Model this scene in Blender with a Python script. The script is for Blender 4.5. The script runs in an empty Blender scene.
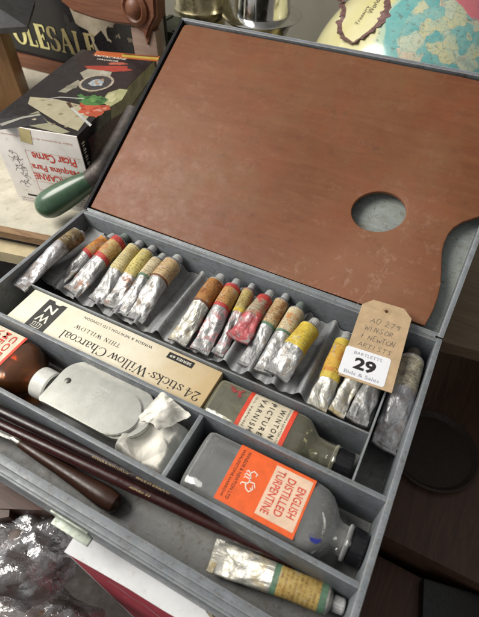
import bpy, bmesh, math, random
from mathutils import Vector, Matrix, noise as mn

random.seed(7)
SC = bpy.context.scene
COL = SC.collection
U = 0.01                      # everything below is written in centimetres

# ------------------------------------------------------------------ camera
CAM = Vector((32.67, -27.6, 30.0))
RIGHT = Vector((0.88640999, 0.46288971, -0.00323154))
UP = Vector((-0.34741086, 0.66985504, 0.65620113))
FWD = Vector((-0.30591341, 0.58054056, -0.75457911))
FOC, PW, PH = 474.12, 479.0, 617.0

def ray(px, py):
    return (px - PW / 2) * RIGHT - (py - PH / 2) * UP + FOC * FWD
def at(px, py, z):            # survey of the photograph: the point of height z seen at a pixel
    d = ray(px, py); return CAM + d * ((z - CAM.z) / d.z)
def aty(px, py, y):
    d = ray(px, py); return CAM + d * ((y - CAM.y) / d.y)

cd = bpy.data.cameras.new('camera'); cam = bpy.data.objects.new('camera', cd); COL.objects.link(cam)
m3 = Matrix((RIGHT, UP, -FWD)).transposed()
cam.matrix_world = Matrix.Translation(CAM * U) @ m3.to_4x4()
cd.sensor_fit = 'VERTICAL'; cd.sensor_height = 24.0; cd.lens = FOC / PH * 24.0
cd.clip_start = 0.01; cd.clip_end = 50
cd.dof.use_dof = True; cd.dof.focus_distance = 0.44; cd.dof.aperture_fstop = 7.0
SC.camera = cam

# ------------------------------------------------------------------ objects
def tag(o, label, cat, group=None, kind=None):
    if label: o['label'] = label
    if cat: o['category'] = cat
    if group: o['group'] = group
    if kind: o['kind'] = kind
    return o
def thing(name, label, cat, loc=(0, 0, 0), rot=(0, 0, 0), group=None):
    o = bpy.data.objects.new(name, None); COL.objects.link(o)
    o.empty_display_size = 0.02
    o.location = Vector(loc) * U; o.rotation_euler = rot
    return tag(o, label, cat, group)

class MB:
    def __init__(s): s.bm = bmesh.new()
    def box(s, x0, x1, y0, y1, z0, z1, bev=0.0, seg=2):
        r = bmesh.ops.create_cube(s.bm, size=1.0)
        for v in r['verts']:
            v.co = Vector((x0 + (v.co.x + .5) * (x1 - x0), y0 + (v.co.y + .5) * (y1 - y0), z0 + (v.co.z + .5) * (z1 - z0)))
        if bev:
            es = list({e for v in r['verts'] for e in v.link_edges})
            bmesh.ops.bevel(s.bm, geom=es, offset=bev, segments=seg, affect='EDGES', profile=.6)
        return s
    def loft(s, rings, cap0=True, cap1=True, closed=True):
        bv = [[s.bm.verts.new(p) for p in r] for r in rings]
        n = len(rings[0])
        for a, b in zip(bv, bv[1:]):
            for i in range(n if closed else n - 1):
                j = (i + 1) % n
                s.bm.faces.new((a[i], a[j], b[j], b[i]))
        if cap0 and closed: s.bm.faces.new(list(reversed(bv[0])))
        if cap1 and closed: s.bm.faces.new(bv[-1])
        return s
    def lathe(s, prof, n=32, origin=(0, 0, 0), axis='Z', cap0=True, cap1=True, knurl=None):
        rings = []
        for k, (r, h) in enumerate(prof):
            ring = []
            for i in range(n):
                a = 2 * math.pi * i / n
                rr = r
                if knurl and knurl[0] <= h <= knurl[1] and i % 2: rr = r * knurl[2]
                c, d = rr * math.cos(a), rr * math.sin(a)
                p = {'Z': (c, d, h), 'Y': (d, h, c), 'X': (h, c, d)}[axis]
                ring.append(Vector(p) + Vector(origin))
            rings.append(ring)
        return s.loft(rings, cap0, cap1)
    def tube(s, path, rad, n=10, cap=True, flat=1.0):
        path = [Vector(p) for p in path]
        if not hasattr(rad, '__len__'): rad = [rad] * len(path)
        rings = []
        for i, p in enumerate(path):
            t = (path[min(i + 1, len(path) - 1)] - path[max(i - 1, 0)]).normalized()
            up = Vector((0, 0, 1)) if abs(t.z) < .9 else Vector((0, 1, 0))
            a = t.cross(up).normalized(); b = a.cross(t)
            rings.append([p + a * (rad[i] * math.cos(2 * math.pi * k / n)) + b * (rad[i] * flat * math.sin(2 * math.pi * k / n)) for k in range(n)])
        return s.loft(rings, cap, cap)
    def poly(s, pts, dz=0.0, nrm=(0, 0, 1)):
        vs = [s.bm.verts.new(p) for p in pts]
        f = s.bm.faces.new(vs)
        if dz:
            r = bmesh.ops.extrude_face_region(s.bm, geom=[f])
            for v in r['geom']:
                if isinstance(v, bmesh.types.BMVert): v.co += Vector(nrm) * dz
        return s
    def ribbon(s, pts, w, z=(0, 0, 1)):
        pts = [Vector(p) for p in pts]; z = Vector(z)
        L = []
        for i, p in enumerate(pts):
            t = pts[min(i + 1, len(pts) - 1)] - pts[max(i - 1, 0)]
            if t.length < 1e-6: t = Vector((1, 0, 0))
            n = z.cross(t.normalized()).normalized() * w * .5
            L.append((s.bm.verts.new(p + n), s.bm.verts.new(p - n)))
        for a, b in zip(L, L[1:]):
            s.bm.faces.new((a[0], a[1], b[1], b[0]))
        return s
    def build(s, name, mat, parent=None, smooth=True, angle=38, mtx=None):
        bm = s.bm
        bmesh.ops.recalc_face_normals(bm, faces=bm.faces)
        for v in bm.verts: v.co = v.co * U
        me = bpy.data.meshes.new(name); bm.to_mesh(me); bm.free()
        if smooth:
            for p in me.polygons: p.use_smooth = True
            me.set_sharp_from_angle(angle=math.radians(angle))
        if mat: me.materials.append(mat)
        o = bpy.data.objects.new(name, me); COL.objects.link(o)
        if parent: o.parent = parent
        if mtx is not None: o.matrix_local = mtx
        return o

def frame(o, x, y):           # matrix with origin o (cm) and axes x, y
    x = Vector(x).normalized(); y = Vector(y); z = x.cross(y).normalized(); y = z.cross(x)
    M = Matrix((x, y, z)).transposed().to_4x4()
    return Matrix.Translation(Vector(o) * U) @ M

def text(body, mat, parent, M, w=None, h=None, name='lettering', bold=0.0, center=True, spacing=1.0, shear=0.0):
    c = bpy.data.curves.new('t', 'FONT'); c.body = body; c.size = 1; c.offset = bold; c.space_character = spacing; c.shear = shear
    c.align_x = 'CENTER'; c.resolution_u = 3
    o = bpy.data.objects.new('t', c); COL.objects.link(o)
    dg = bpy.context.evaluated_depsgraph_get(); dg.update()
    me = bpy.data.meshes.new_from_object(o.evaluated_get(dg))
    bpy.data.objects.remove(o); bpy.data.curves.remove(c)
    xs = [v.co.x for v in me.vertices]; ys = [v.co.y for v in me.vertices]
    if not xs: return None
    cx, cy = (min(xs) + max(xs)) / 2, (min(ys) + max(ys)) / 2
    sx = w / (max(xs) - min(xs)) if w else None
    sy = h / (max(ys) - min(ys)) if h else None
    sx = sx or sy; sy = sy or sx
    for v in me.vertices: v.co = Vector(((v.co.x - cx) * sx, (v.co.y - cy) * sy, 0)) * U
    me.materials.append(mat); me.name = name
    r = bpy.data.objects.new(name, me); COL.objects.link(r)
    if parent: r.parent = parent
    r.matrix_local = M
    return r

# ------------------------------------------------------------------ materials
class NT:
    def __init__(s, name):
        s.m = bpy.data.materials.new(name); s.m.use_nodes = True
        s.t = s.m.node_tree; s.b = s.t.nodes['Principled BSDF']; s.out = s.t.nodes['Material Output']
        tc = s.n('ShaderNodeTexCoord'); sc = s.n('ShaderNodeVectorMath'); sc.operation = 'SCALE'
        s.l(tc.outputs['Object'], sc.inputs[0]); sc.inputs['Scale'].default_value = 100
        s.co0 = sc.outputs[0]
        oi = s.n('ShaderNodeObjectInfo'); mu = s.n('ShaderNodeMath'); mu.operation = 'MULTIPLY'
        s.l(oi.outputs['Random'], mu.inputs[0]); mu.inputs[1].default_value = 57
        ad = s.n('ShaderNodeVectorMath'); s.l(s.co0, ad.inputs[0]); s.l(mu.outputs[0], ad.inputs[1])
        s.co = ad.outputs[0]
    def n(s, t): return s.t.nodes.new(t)
    def l(s, a, b): s.t.links.new(a, b)
    def stretch(s, v, src=None):
        mp = s.n('ShaderNodeVectorMath'); mp.operation = 'MULTIPLY'; s.l(src or s.co, mp.inputs[0]); mp.inputs[1].default_value = v
        return mp.outputs[0]
    def noise(s, scale, detail=4, rough=.6, vec=None, dist=0):
        q = s.n('ShaderNodeTexNoise'); s.l(vec or s.co, q.inputs['Vector'])
        q.inputs['Scale'].default_value = scale; q.inputs['Detail'].default_value = detail
        q.inputs['Roughness'].default_value = rough; q.inputs['Distortion'].default_value = dist
        return q.outputs['Fac']
    def voro(s, scale, vec=None, feature='F1'):
        q = s.n('ShaderNodeTexVoronoi'); q.feature = feature; s.l(vec or s.co, q.inputs['Vector']); q.inputs['Scale'].default_value = scale
        return q.outputs['Distance']
    def ramp(s, f, stops):
        r = s.n('ShaderNodeValToRGB'); s.l(f, r.inputs[0]); e = r.color_ramp.elements
        while len(e) < len(stops): e.new(.5)
        for k, (p, c) in zip(e, stops):
            k.position = p; k.color = (c, c, c, 1) if not hasattr(c, '__len__') else (*c, 1)
        return r.outputs[0]
    def mix(s, f, a, b, blend='MIX'):
        q = s.n('ShaderNodeMix'); q.data_type = 'RGBA'; q.blend_type = blend
        for v, i in ((f, q.inputs[0]), (a, q.inputs[6]), (b, q.inputs[7])):
            if hasattr(v, 'is_output') or isinstance(v, bpy.types.NodeSocket): s.l(v, i)
            elif hasattr(v, '__len__'): i.default_value = (*v, 1)
            else: i.default_value = v
        return q.outputs[2]
    def math(s, op, a, b=None):
        q = s.n('ShaderNodeMath'); q.operation = op
        for v, i in ((a, q.inputs[0]), (b, q.inputs[1])):
            if v is None: continue
            if isinstance(v, bpy.types.NodeSocket): s.l(v, i)
            else: i.default_value = v
        return q.outputs[0]
    def set(s, **k):
        nm = dict(color='Base Color', rough='Roughness', metal='Metallic', spec='Specular IOR Level', coat='Coat Weight', coatr='Coat Roughness', trans='Transmission Weight', ior='IOR', alpha='Alpha', sheen='Sheen Weight', sss='Subsurface Weight')
        for a, v in k.items():
            i = s.b.inputs[nm[a]]
            if isinstance(v, bpy.types.NodeSocket): s.l(v, i)
            elif hasattr(v, '__len__'): i.default_value = (*v, 1)
            else: i.default_value = v
        return s
    def bump(s, f, strength=.3, dist=.05):
        q = s.n('ShaderNodeBump'); s.l(f, q.inputs['Height']); q.inputs['Strength'].default_value = strength; q.inputs['Distance'].default_value = dist * U
        s.l(q.outputs[0], s.b.inputs['Normal']); return s

def plain(name, col, rough=.6, var=.25, scale=1.5, metal=0, spec=.4, bump=.12, dirt=None):
    n = NT(name)
    f = n.ramp(n.noise(scale, 5, .65), [(.3, 0), (.7, 1)])
    c = n.mix(f, tuple(x * (1 - var) for x in col), tuple(min(1, x * (1 + var * .5)) for x in col))
    if dirt:
        d = n.ramp(n.noise(scale * 2.7, 6, .7), [(.56, 0), (.72, .75)])
        c = n.mix(d, c, dirt)
    r = n.ramp(n.noise(scale * 3, 4), [(.3, max(.04, rough - .12)), (.7, min(1, rough + .12))])
    n.set(color=c, rough=r, metal=metal, spec=spec)
    if bump: n.bump(n.noise(scale * 9, 4, .6), bump, .03)
    return n.m

def grey_paint(name, base=(.178, .196, .215), edge=.55):
    n = NT(name)
    big = n.ramp(n.noise(.35, 5, .65), [(.3, 0), (.7, 1)])
    c = n.mix(big, tuple(x * .74 for x in base), tuple(x * 1.18 for x in base))
    warm = n.ramp(n.noise(.6, 5, .7), [(.5, 0), (.75, .45)])
    c = n.mix(warm, c, tuple(x * k for x, k in zip(base, (1.15, 1.05, .85))))
    sc = n.ramp(n.noise(1.1, 7, .75, n.stretch((.25, 2.2, 1.5))), [(.54, 0), (.68, .32)])
    c = n.mix(sc, c, tuple(min(1, x * 1.9) for x in base))
    sp = n.ramp(n.noise(3.2, 6, .75), [(.61, 0), (.69, .8)])
    c = n.mix(sp, c, tuple(x * k for x, k in zip(base, (.42, .34, .26))))
    wear = n.ramp(n.noise(5.5, 4, .8), [(.66, 0), (.71, .8)])
    c = n.mix(wear, c, tuple(min(1, x * 2.3) for x in base))
    st1 = n.ramp(n.noise(1.3, 6, .75, dist=.4), [(.53, 0), (.68, .75)])
    c = n.mix(st1, c, tuple(x * k for x, k in zip(base, (.55, .42, .30))))
    st2 = n.ramp(n.noise(.9, 5, .8, n.stretch((1, 1, .5))), [(.66, 0), (.69, .6)])
    c = n.mix(st2, c, (.30, .12, .11))
    chip = n.ramp(n.noise(4.2, 3, .6), [(.655, 0), (.67, .9)])
    c = n.mix(chip, c, (.10, .085, .075))
    bv = n.n('ShaderNodeBevel'); bv.samples = 4; bv.inputs['Radius'].default_value = .11 * U
    ge = n.n('ShaderNodeNewGeometry'); dp_ = n.n('ShaderNodeVectorMath'); dp_.operation = 'DOT_PRODUCT'
    n.l(bv.outputs[0], dp_.inputs[0]); n.l(ge.outputs['Normal'], dp_.inputs[1])
    em_ = n.ramp(dp_.outputs['Value'], [(.86, edge), (.996, 0)])
    em_ = n.math('MULTIPLY', em_, n.ramp(n.noise(1.6, 6, .75), [(.34, .25), (.54, 1)]))
    c = n.mix(em_, c, (.60, .62, .60))
    n.set(color=c, rough=n.ramp(n.noise(1.8, 4), [(.3, .36), (.7, .62)]), spec=.5)
    n.bump(n.noise(7, 5, .6), .18, .04)
    return n.m

M = {}
M['grey'] = grey_paint('grey painted tin')
M['greyfloor'] = grey_paint('dusty grey tin', (.175, .178, .172))
M['greylid'] = grey_paint('lid inside paint', (.24, .265, .25))
M['black'] = plain('black plastic', (.010, .010, .012), .2, .3)
M['shadededge'] = plain('shaded lid rim', (.014, .014, .016), .75, .4, 2, spec=.2)  # near-black colour holds the shade of the lid's left wall

# mahogany palette
n = NT('mahogany')
g = n.noise(.8, 6, .6, n.stretch((.16, 1.2, 1)), 1.4)
c = n.mix(n.ramp(g, [(.3, 0), (.72, 1)]), (.140, .046, .0175), (.180, .066, .027))
fine = n.ramp(n.noise(5, 6, .75, n.stretch((.07, 2.6, 1))), [(.46, 0), (.78, .22)])
c = n.mix(fine, c, (.12, .040, .016))
pores = n.ramp(n.noise(16, 3, .7, n.stretch((.05, 1.6, 1))), [(.62, 0), (.70, .3)])
c = n.mix(pores, c, (.07, .027, .016))
ol_ = n.ramp(n.noise(.16, 5, .65), [(.42, 0), (.68, .55)])
c = n.mix(ol_, c, (.175, .092, .038))
rd = n.ramp(n.noise(.22, 6, .7), [(.52, 0), (.74, .6)])
c = n.mix(rd, c, (.21, .056, .018))
pv = n.n('ShaderNodeVectorMath'); pv.operation = 'DISTANCE'; n.l(n.co0, pv.inputs[0]); pv.inputs[1].default_value = (28.5, 2.5, 0)
w1_ = n.ramp(n.math('ADD', n.math('MULTIPLY', pv.outputs['Value'], .06), n.math('MULTIPLY', n.noise(.4, 4), .5)), [(.35, 1), (.95, 0)])
pv = n.n('ShaderNodeVectorMath'); pv.operation = 'DISTANCE'; n.l(n.co0, pv.inputs[0]); pv.inputs[1].default_value = (4, 6, 0)
w2_ = n.ramp(n.math('ADD', n.math('MULTIPLY', pv.outputs['Value'], .05), n.math('MULTIPLY', n.noise(.4, 4), .4)), [(.3, .45), (.95, 0)])
worn = n.math('MAXIMUM', w1_, w2_)
c = n.mix(n.math('MULTIPLY', worn, .42), c, (.30, .135, .080))
bl = n.ramp(n.noise(.8, 7, .75), [(.54, 0), (.68, .7)])
c = n.mix(n.math('MULTIPLY', bl, n.math('ADD', n.math('MULTIPLY', worn, .7), .10)), c, (.40, .25, .19))
sp = n.ramp(n.noise(3.4, 6, .8), [(.62, 0), (.70, .5)])
c = n.mix(n.math('MULTIPLY', sp, n.math('ADD', n.math('MULTIPLY', worn, .8), .25)), c, (.42, .29, .23))
def scratches(v, k, col, amt):
    global c
    q = n.ramp(n.noise(1.0, 3, .5, n.stretch(v), .35), [(.495, 0), (.5, amt), (.505, 0)])
    gate = n.ramp(n.noise(.5, 3, .5), [(.58, 0), (.66, 1)])
    c = n.mix(n.math('MULTIPLY', q, gate), c, col)
scratches((.7, .05, 1), 1, (.34, .20, .14), .22)
scratches((.16, .5, 1), 1, (.09, .038, .022), .4)
dk = n.ramp(n.noise(.55, 7, .75), [(.58, 0), (.76, .65)])
c = n.mix(dk, c, (.085, .038, .024))
edge_ = n.ramp(n.noise(1.5, 5, .7), [(.66, 0), (.74, .6)])
c = n.mix(edge_, c, (.06, .03, .02))
n.set(color=c, rough=n.ramp(n.noise(.6, 6, .7), [(.3, .42), (.7, .62)]), spec=.3)
n.bump(n.math('ADD', n.noise(4, 6, .7, n.stretch((.35, 2, 1))), n.math('MULTIPLY', n.noise(.4, 3), 2)), .10, .04)
M['mahogany'] = n.m

def alu(name, tint=(.46, .46, .45), stain=None, amount=.5, dirt=(.15, .125, .10), rough=.44, dark=.35):
    n = NT(name)
    f = n.ramp(n.noise(1.2, 5, .65), [(.3, 0), (.7, 1)])
    c = n.mix(f, tuple(x * (1 - dark) for x in tint), tint)
    d = n.ramp(n.noise(1.5, 7, .75), [(.50, 0), (.68, .8)])
    c = n.mix(d, c, dirt)
    gy = n.ramp(n.noise(.8, 4, .6), [(.4, 0), (.65, .6)])
    c = n.mix(gy, c, (.34, .345, .36))
    met = n.ramp(n.noise(1.5, 7, .75), [(.46, .68), (.68, .15)])
    if stain:
        k = n.ramp(n.noise(.75, 4, .6), [(.62 - .25 * amount, 0), (.75 - .25 * amount, .9)])
        c = n.mix(k, c, stain)
        met = n.mix(k, met, (.05, .05, .05))
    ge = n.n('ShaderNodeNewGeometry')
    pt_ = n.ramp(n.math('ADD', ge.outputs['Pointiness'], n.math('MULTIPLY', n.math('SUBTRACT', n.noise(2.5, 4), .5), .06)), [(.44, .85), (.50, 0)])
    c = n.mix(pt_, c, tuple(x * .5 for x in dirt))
    n.set(color=c, metal=met, rough=n.ramp(n.noise(3, 4), [(.3, max(.1, rough - .1)), (.7, rough + .14)]))
    n.bump(n.math('ADD', n.noise(1.1, 4, .5, n.stretch((1.2, .6, 1.2)), dist=1.0), n.math('MULTIPLY', n.voro(.9, n.stretch((1.3, .55, 1.3)), 'DISTANCE_TO_EDGE'), .45)), .8, .18)
    return n.m
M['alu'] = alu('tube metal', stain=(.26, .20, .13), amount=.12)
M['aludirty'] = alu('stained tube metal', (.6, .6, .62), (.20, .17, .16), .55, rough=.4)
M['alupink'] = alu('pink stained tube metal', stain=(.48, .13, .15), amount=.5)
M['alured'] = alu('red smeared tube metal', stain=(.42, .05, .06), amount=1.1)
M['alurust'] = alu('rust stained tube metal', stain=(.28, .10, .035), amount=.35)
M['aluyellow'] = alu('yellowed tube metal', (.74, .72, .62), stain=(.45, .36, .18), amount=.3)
M['cap'] = plain('grey cap', (.58, .58, .57), .32, .35, 3, metal=.45, dirt=(.13, .10, .08))
M['capdark'] = plain('brown old cap', (.06, .05, .04), .5, .3, 3)
M['capgreen'] = plain('grey green cap', (.22, .26, .23), .4, .3, 3, metal=.3, dirt=(.1, .08, .06))

def paper(name, base, ink=(.10, .06, .04), stain=(.30, .14, .05), amount=.5, rows=True, inkamt=.5, pitch=.26):
    n = NT(name)
    f = n.ramp(n.noise(1.4, 5, .7), [(.3, 0), (.72, 1)])
    c = n.mix(f, tuple(x * .78 for x in base), base)
    if rows:
        sx = n.n('ShaderNodeSeparateXYZ'); n.l(n.co0, sx.inputs[0])
        fr = n.math('FRACT', n.math('MULTIPLY', sx.outputs['Y'], 1 / pitch))
        row = n.math('GREATER_THAN', fr, .45)
        ch = n.ramp(n.noise(1.0, 2, .5, n.stretch((9, 2.2 / pitch * .26, 9))), [(.47, 0), (.52, inkamt)])
        gap = n.ramp(n.noise(.8, 2, .5), [(.36, 0), (.46, 1)])
        k = n.math('MULTIPLY', n.math('MULTIPLY', row, ch), gap)
        c = n.mix(k, c, ink)
    s1 = n.ramp(n.noise(.95, 5, .7), [(.68 - .22 * amount, 0), (.80 - .2 * amount, .9)])
    c = n.mix(s1, c, stain)
    s3 = n.ramp(n.noise(.6, 6, .75), [(.50, 0), (.68, .65)])
    c = n.mix(s3, c, tuple(x * .8 for x in stain))
    s2 = n.ramp(n.noise(2.6, 6, .8), [(.56, 0), (.66, .8)])
    c = n.mix(s2, c, tuple(x * .35 for x in stain))
    fd = n.ramp(n.noise(1.1, 6, .75), [(.56, 0), (.60, .85)])
    c = n.mix(fd, c, tuple(min(1, x * .55 + .16) for x in base))
    tr_ = n.ramp(n.noise(.9, 6, .8, dist=.5), [(.625, 0), (.64, 1)])
    c = n.mix(tr_, c, (.30, .29, .27))
    n.set(color=c, rough=.62, spec=.3)
    n.bump(n.noise(2.5, 6, .75), .45, .08)
    return n.m

# thin glass: clear where you look through it, dusty, with bright edge glints painted in at grazing angles
def glass(name, tint, dust_glow=(.75, .76, .75), amt=.05, edge=.5, gloss=.05):
    n = NT(name)
    tr = n.n('ShaderNodeBsdfTransparent'); tr.inputs[0].default_value = (*tint, 1)
    gl = n.n('ShaderNodeBsdfGlossy'); gl.inputs['Roughness'].default_value = gloss; gl.inputs[0].default_value = (1, 1, 1, 1)
    df = n.n('ShaderNodeBsdfDiffuse'); df.inputs[0].default_value = (*dust_glow, 1)
    lw = n.n('ShaderNodeLayerWeight'); lw.inputs['Blend'].default_value = .5
    ed = n.math('POWER', lw.outputs['Facing'], 3.0)
    sm = n.ramp(n.noise(2.2, 7, .8), [(.60, 0), (.72, .16 if amt else .0)])
    fac = n.math('ADD', n.math('ADD', n.ramp(n.noise(.5, 3, .5), [(.3, amt * .8), (.7, amt * 1.2)]), sm), n.math('MULTIPLY', ed, edge))
    m1 = n.n('ShaderNodeMixShader'); n.l(fac, m1.inputs[0]); n.l(tr.outputs[0], m1.inputs[1]); n.l(df.outputs[0], m1.inputs[2])
    fr = n.n('ShaderNodeFresnel'); fr.inputs[0].default_value = 1.5
    bp = n.n('ShaderNodeBump'); n.l(n.noise(1.3, 3, .5), bp.inputs['Height']); bp.inputs['Strength'].default_value = .25; bp.inputs['Distance'].default_value = .12 * U
    n.l(bp.outputs[0], gl.inputs['Normal']); n.l(bp.outputs[0], fr.inputs['Normal'])
    m2 = n.n('ShaderNodeMixShader'); n.l(n.math('MULTIPLY', fr.outputs[0], 1.2), m2.inputs[0]); n.l(m1.outputs[0], m2.inputs[1]); n.l(gl.outputs[0], m2.inputs[2])
    n.l(m2.outputs[0], n.out.inputs[0])
    return n.m
M['glassinner'] = glass('clean inner glass', (.985, .99, .985), (.85, .86, .85), amt=.0, edge=.8)
M['glass'] = glass('dusty clear glass', (.97, .98, .975), (.94, .95, .93), amt=.125, edge=1.0)
M['glassgreen'] = glass('greenish varnish glass', (.95, .95, .87), (.82, .78, .56), amt=.10, edge=1.0)
M['glassamber'] = glass('amber glass', (.88, .50, .20), (.46, .15, .03), amt=.13, edge=.2, gloss=.14)  # orange diffuse paints the glow of light passing through the bottle

M['ink'] = plain('black ink', (.02, .018, .016), .6, .2, bump=0)
M['inkred'] = plain('red ink', (.62, .06, .035), .6, .2, bump=0)
M['inkwhite'] = plain('white ink', (.82, .78, .68), .6, .15, bump=0)
M['gold'] = plain('gold lettering', (.55, .42, .22), .5, .35, 2, bump=0)

# ------------------------------------------------------------------ the paint box
W, D = 36.3, 24.0
BZ = -5.0                      # underside
FL = -4.4                      # inside floor
pb = thing('paint_box', 'open grey metal artist paint box with compartments and its lid leaning back', 'paint box', (0, 0, BZ))
PB = Matrix.Translation((0, 0, -BZ * U))           # children are written in rim coordinates
def pbx(mb, name, mat, **k): return mb.build(name, mat, pb, mtx=PB.copy(), **k)

b = MB()
b.box(0, W, -D, 0, BZ, FL)
b.box(0, .38, -D + .0, -.0, FL, 0, .07)
b.box(W - .42, W, -D, 0, FL, -.002, .07)
b.box(.383, W - .423, -.40, -.003, FL, -.001, .08)
b.box(.383, W - .423, -D + .35, -D + .9, FL, -.004, .08)
b.box(.386, W - .426, -D + .003, -D + .348, FL, -.30, .05)
b.box(-.02, W + .02, -D - .16, -D - .003, -1.2, -.42, .06)
pbx(b, 'case', M['grey'])
pbx(MB().box(.40, W - .44, -D + .92, -.42, FL + .004, FL + .03), 'floor_liner', M['greyfloor'])
pbx(MB().box(.385, W - .425, -14.38, -14.02, FL, -.05, .08), 'divider', M['grey'])
pbx(MB().box(.385, W - .425, -19.71, -19.36, FL, -.05, .08), 'divider', M['grey'])
pbx(MB().box(22.48, 22.82, -19.35, -14.39, FL, -.30, .06), 'divider', M['grey'])
pbx(MB().box(33.62, 33.74, -13.97, -.42, FL, -.75, .03), 'divider', M['grey'])
# the tube tray: a bent metal sheet with ridges running front to back, and an upright lip
pbx(MB().box(.40, 33.60, -10.02, -9.90, FL + .03, -.85, .03), 'tray_lip', M['grey'])
def tray_z(x):
    if x < 2.75: return -1.95
    f = .5 + .5 * math.cos(2 * math.pi * (x - 3.15) / 2.24)
    return -2.98 + .72 * f ** 1.6 + .10 * math.cos(4 * math.pi * (x - 3.15) / 2.24)
b = MB(); top = []
xs = [.5 + i * .14 for i in range(237)]
rings = []
for (y, dz) in ((-.46, .25), (-.7, 0), (-3, 0), (-6, 0), (-8.0, .0), (-8.35, -.18)):
    rings.append([Vector((x, y + .12 * math.sin(x * 1.9), tray_z(x) + dz + .03 * math.sin(x * 3 + y))) for x in xs] + [Vector((x, y + .12 * math.sin(x * 1.9), tray_z(x) + dz - .07)) for x in reversed(xs)])
b.loft(rings)
pbx(b, 'tube_tray', grey_paint('bent tray tin', (.25, .26, .27), .3), angle=50)
# clasp plate below the front rim
b = MB(); b.box(17.2, 20.2, -D - .75, -D - .17, -2.6, -2.35, .05); b.box(17.2, 20.2, -D - .30, -D - .165, -2.6, -1.2, .04)
pbx(b, 'clasp', plain('pale green clasp', (.38, .42, .36), .45, .3, metal=.3, dirt=(.12, .09, .05)))
# lid
LA = math.radians(61); LU = Vector((0, math.sin(LA), math.cos(LA))); LN = Vector((0, -math.cos(LA), math.sin(LA)))
LM = frame((0, 0, 0), (1, 0, 0), LU)
LH, LD = 24.2, 1.7
b = MB()
b.box(0, W, .12, LH, -LD, -LD + .12)
b.box(0, .34, .12, LH, -LD + .12, 0, .06)
b.box(W - .40, W, .12, LH, -LD + .12, -.002, .06)
b.box(.343, W - .403, LH - .36, LH - .002, -LD + .12, -.001, .06)
b.box(.343, W - .403, .123, .40, -LD + .12, -.05, .05)
lid = b.build('lid', M['grey'], pb, mtx=PB @ LM)
MB().box(.36, W - .42, .42, LH - .38, -LD + .124, -LD + .15).build('lid_lining', M['greylid'], lid)
MB().box(-.012, .36, .14, LH + .01, -1.3, .016, .03).build('rim_strip', M['shadededge'], lid)  # strip added over the left wall and rim to paint their shade
MB().box(.10, W - .1, LH - .3, LH - .08, .003, .02).build('rim_strip', grey_paint('top rim paint', (.13, .14, .165)), lid)
b = MB()
b.tube([(.6, .12, -.12), (W - .6, .12, -.12)], .13, 12)
hg = b.build('hinge', M['grey'], pb, mtx=PB.copy())

# ------------------------------------------------------------------ palette lying in the lid
PN = -.42
def lidpt(px, py, N=PN + .2):
    d = ray(px, py); o = LN * N; t = (o - CAM).dot(LN) / d.dot(LN); p = CAM + d * t
    return p.x, (p - o).dot(LU)
pal = thing('paint_palette', 'large reddish brown wooden palette with thumb hole lying in the open lid', 'palette')
cv = [lidpt(*q) for q in ((425, 325.5), (430, 317), (434, 309), (438.5, 296), (441, 284), (441.6, 272), (441.8, 262), (442.5, 252), (444.5, 243), (448.5, 234), (454, 227.5), (463, 221.8), (479, 216.6))]
out = [(.50, .62), (12, .52), (24, .52), (cv[0][0] - 1.0, .62)] + cv
lx, ly = cv[-1]
out += [(lx + .5, ly + .15), (W - .7, ly + .9), (W - .62, ly + 2.2), (W - .62, 20), (W - .66, 22.9), (W - 1.2, 23.5), (30, 23.62), (12, 23.66), (1.1, 23.66), (.62, 23.5), (.50, 23.1), (.5, 12)]
bm = bmesh.new()
ov = [bm.verts.new((x, y, 0)) for x, y in out]
oe = [bm.edges.new((ov[i], ov[(i + 1) % len(ov)])) for i in range(len(ov))]
hv = []
for i in range(48):
    a = 2 * math.pi * i / 48
    ex, ey = 2.32 * math.cos(a), 1.92 * math.sin(a); q = math.radians(17)
    hv.append(bm.verts.new((27.8 + ex * math.cos(q) - ey * math.sin(q), 8.95 + ex * math.sin(q) + ey * math.cos(q), 0)))
he = [bm.edges.new((hv[i], hv[(i + 1) % 48])) for i in range(48)]
bmesh.ops.triangle_fill(bm, edges=oe + he, use_beauty=True)
r = bmesh.ops.extrude_face_region(bm, geom=list(bm.faces))
for v in r['geom']:
    if isinstance(v, bmesh.types.BMVert): v.co.z += .38
es = [e for e in bm.edges if len(e.link_faces) == 2 and abs(e.calc_face_angle(0)) > 1.0 and all(v.co.z > .3 for v in e.verts)]
bmesh.ops.bevel(bm, geom=es, offset=.10, segments=3, affect='EDGES', profile=.5)
mb = MB(); mb.bm.free(); mb.bm = bm
board = mb.build('board', M['mahogany'], pal, mtx=LM @ Matrix.Translation((0, 0, (PN - .18) * U)))
MB().ribbon([(-.1, 0, 0), (-.55, -2.2, 0), (-1.1, -4.4, 0)], .09).build('scratch', plain('pale scratch', (.30, .14, .085), .6, .4, 4), pal, mtx=LM @ Matrix.Translation(Vector((*lidpt(389, 262, PN), PN + .206)) * U))

# ------------------------------------------------------------------ paint tubes
def smooth(t): t = max(0, min(1, t)); return t * t * (3 - 2 * t)
def fbm(p, o=4):
    return mn.fractal(p, 1.0, 2.1, o)

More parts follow.
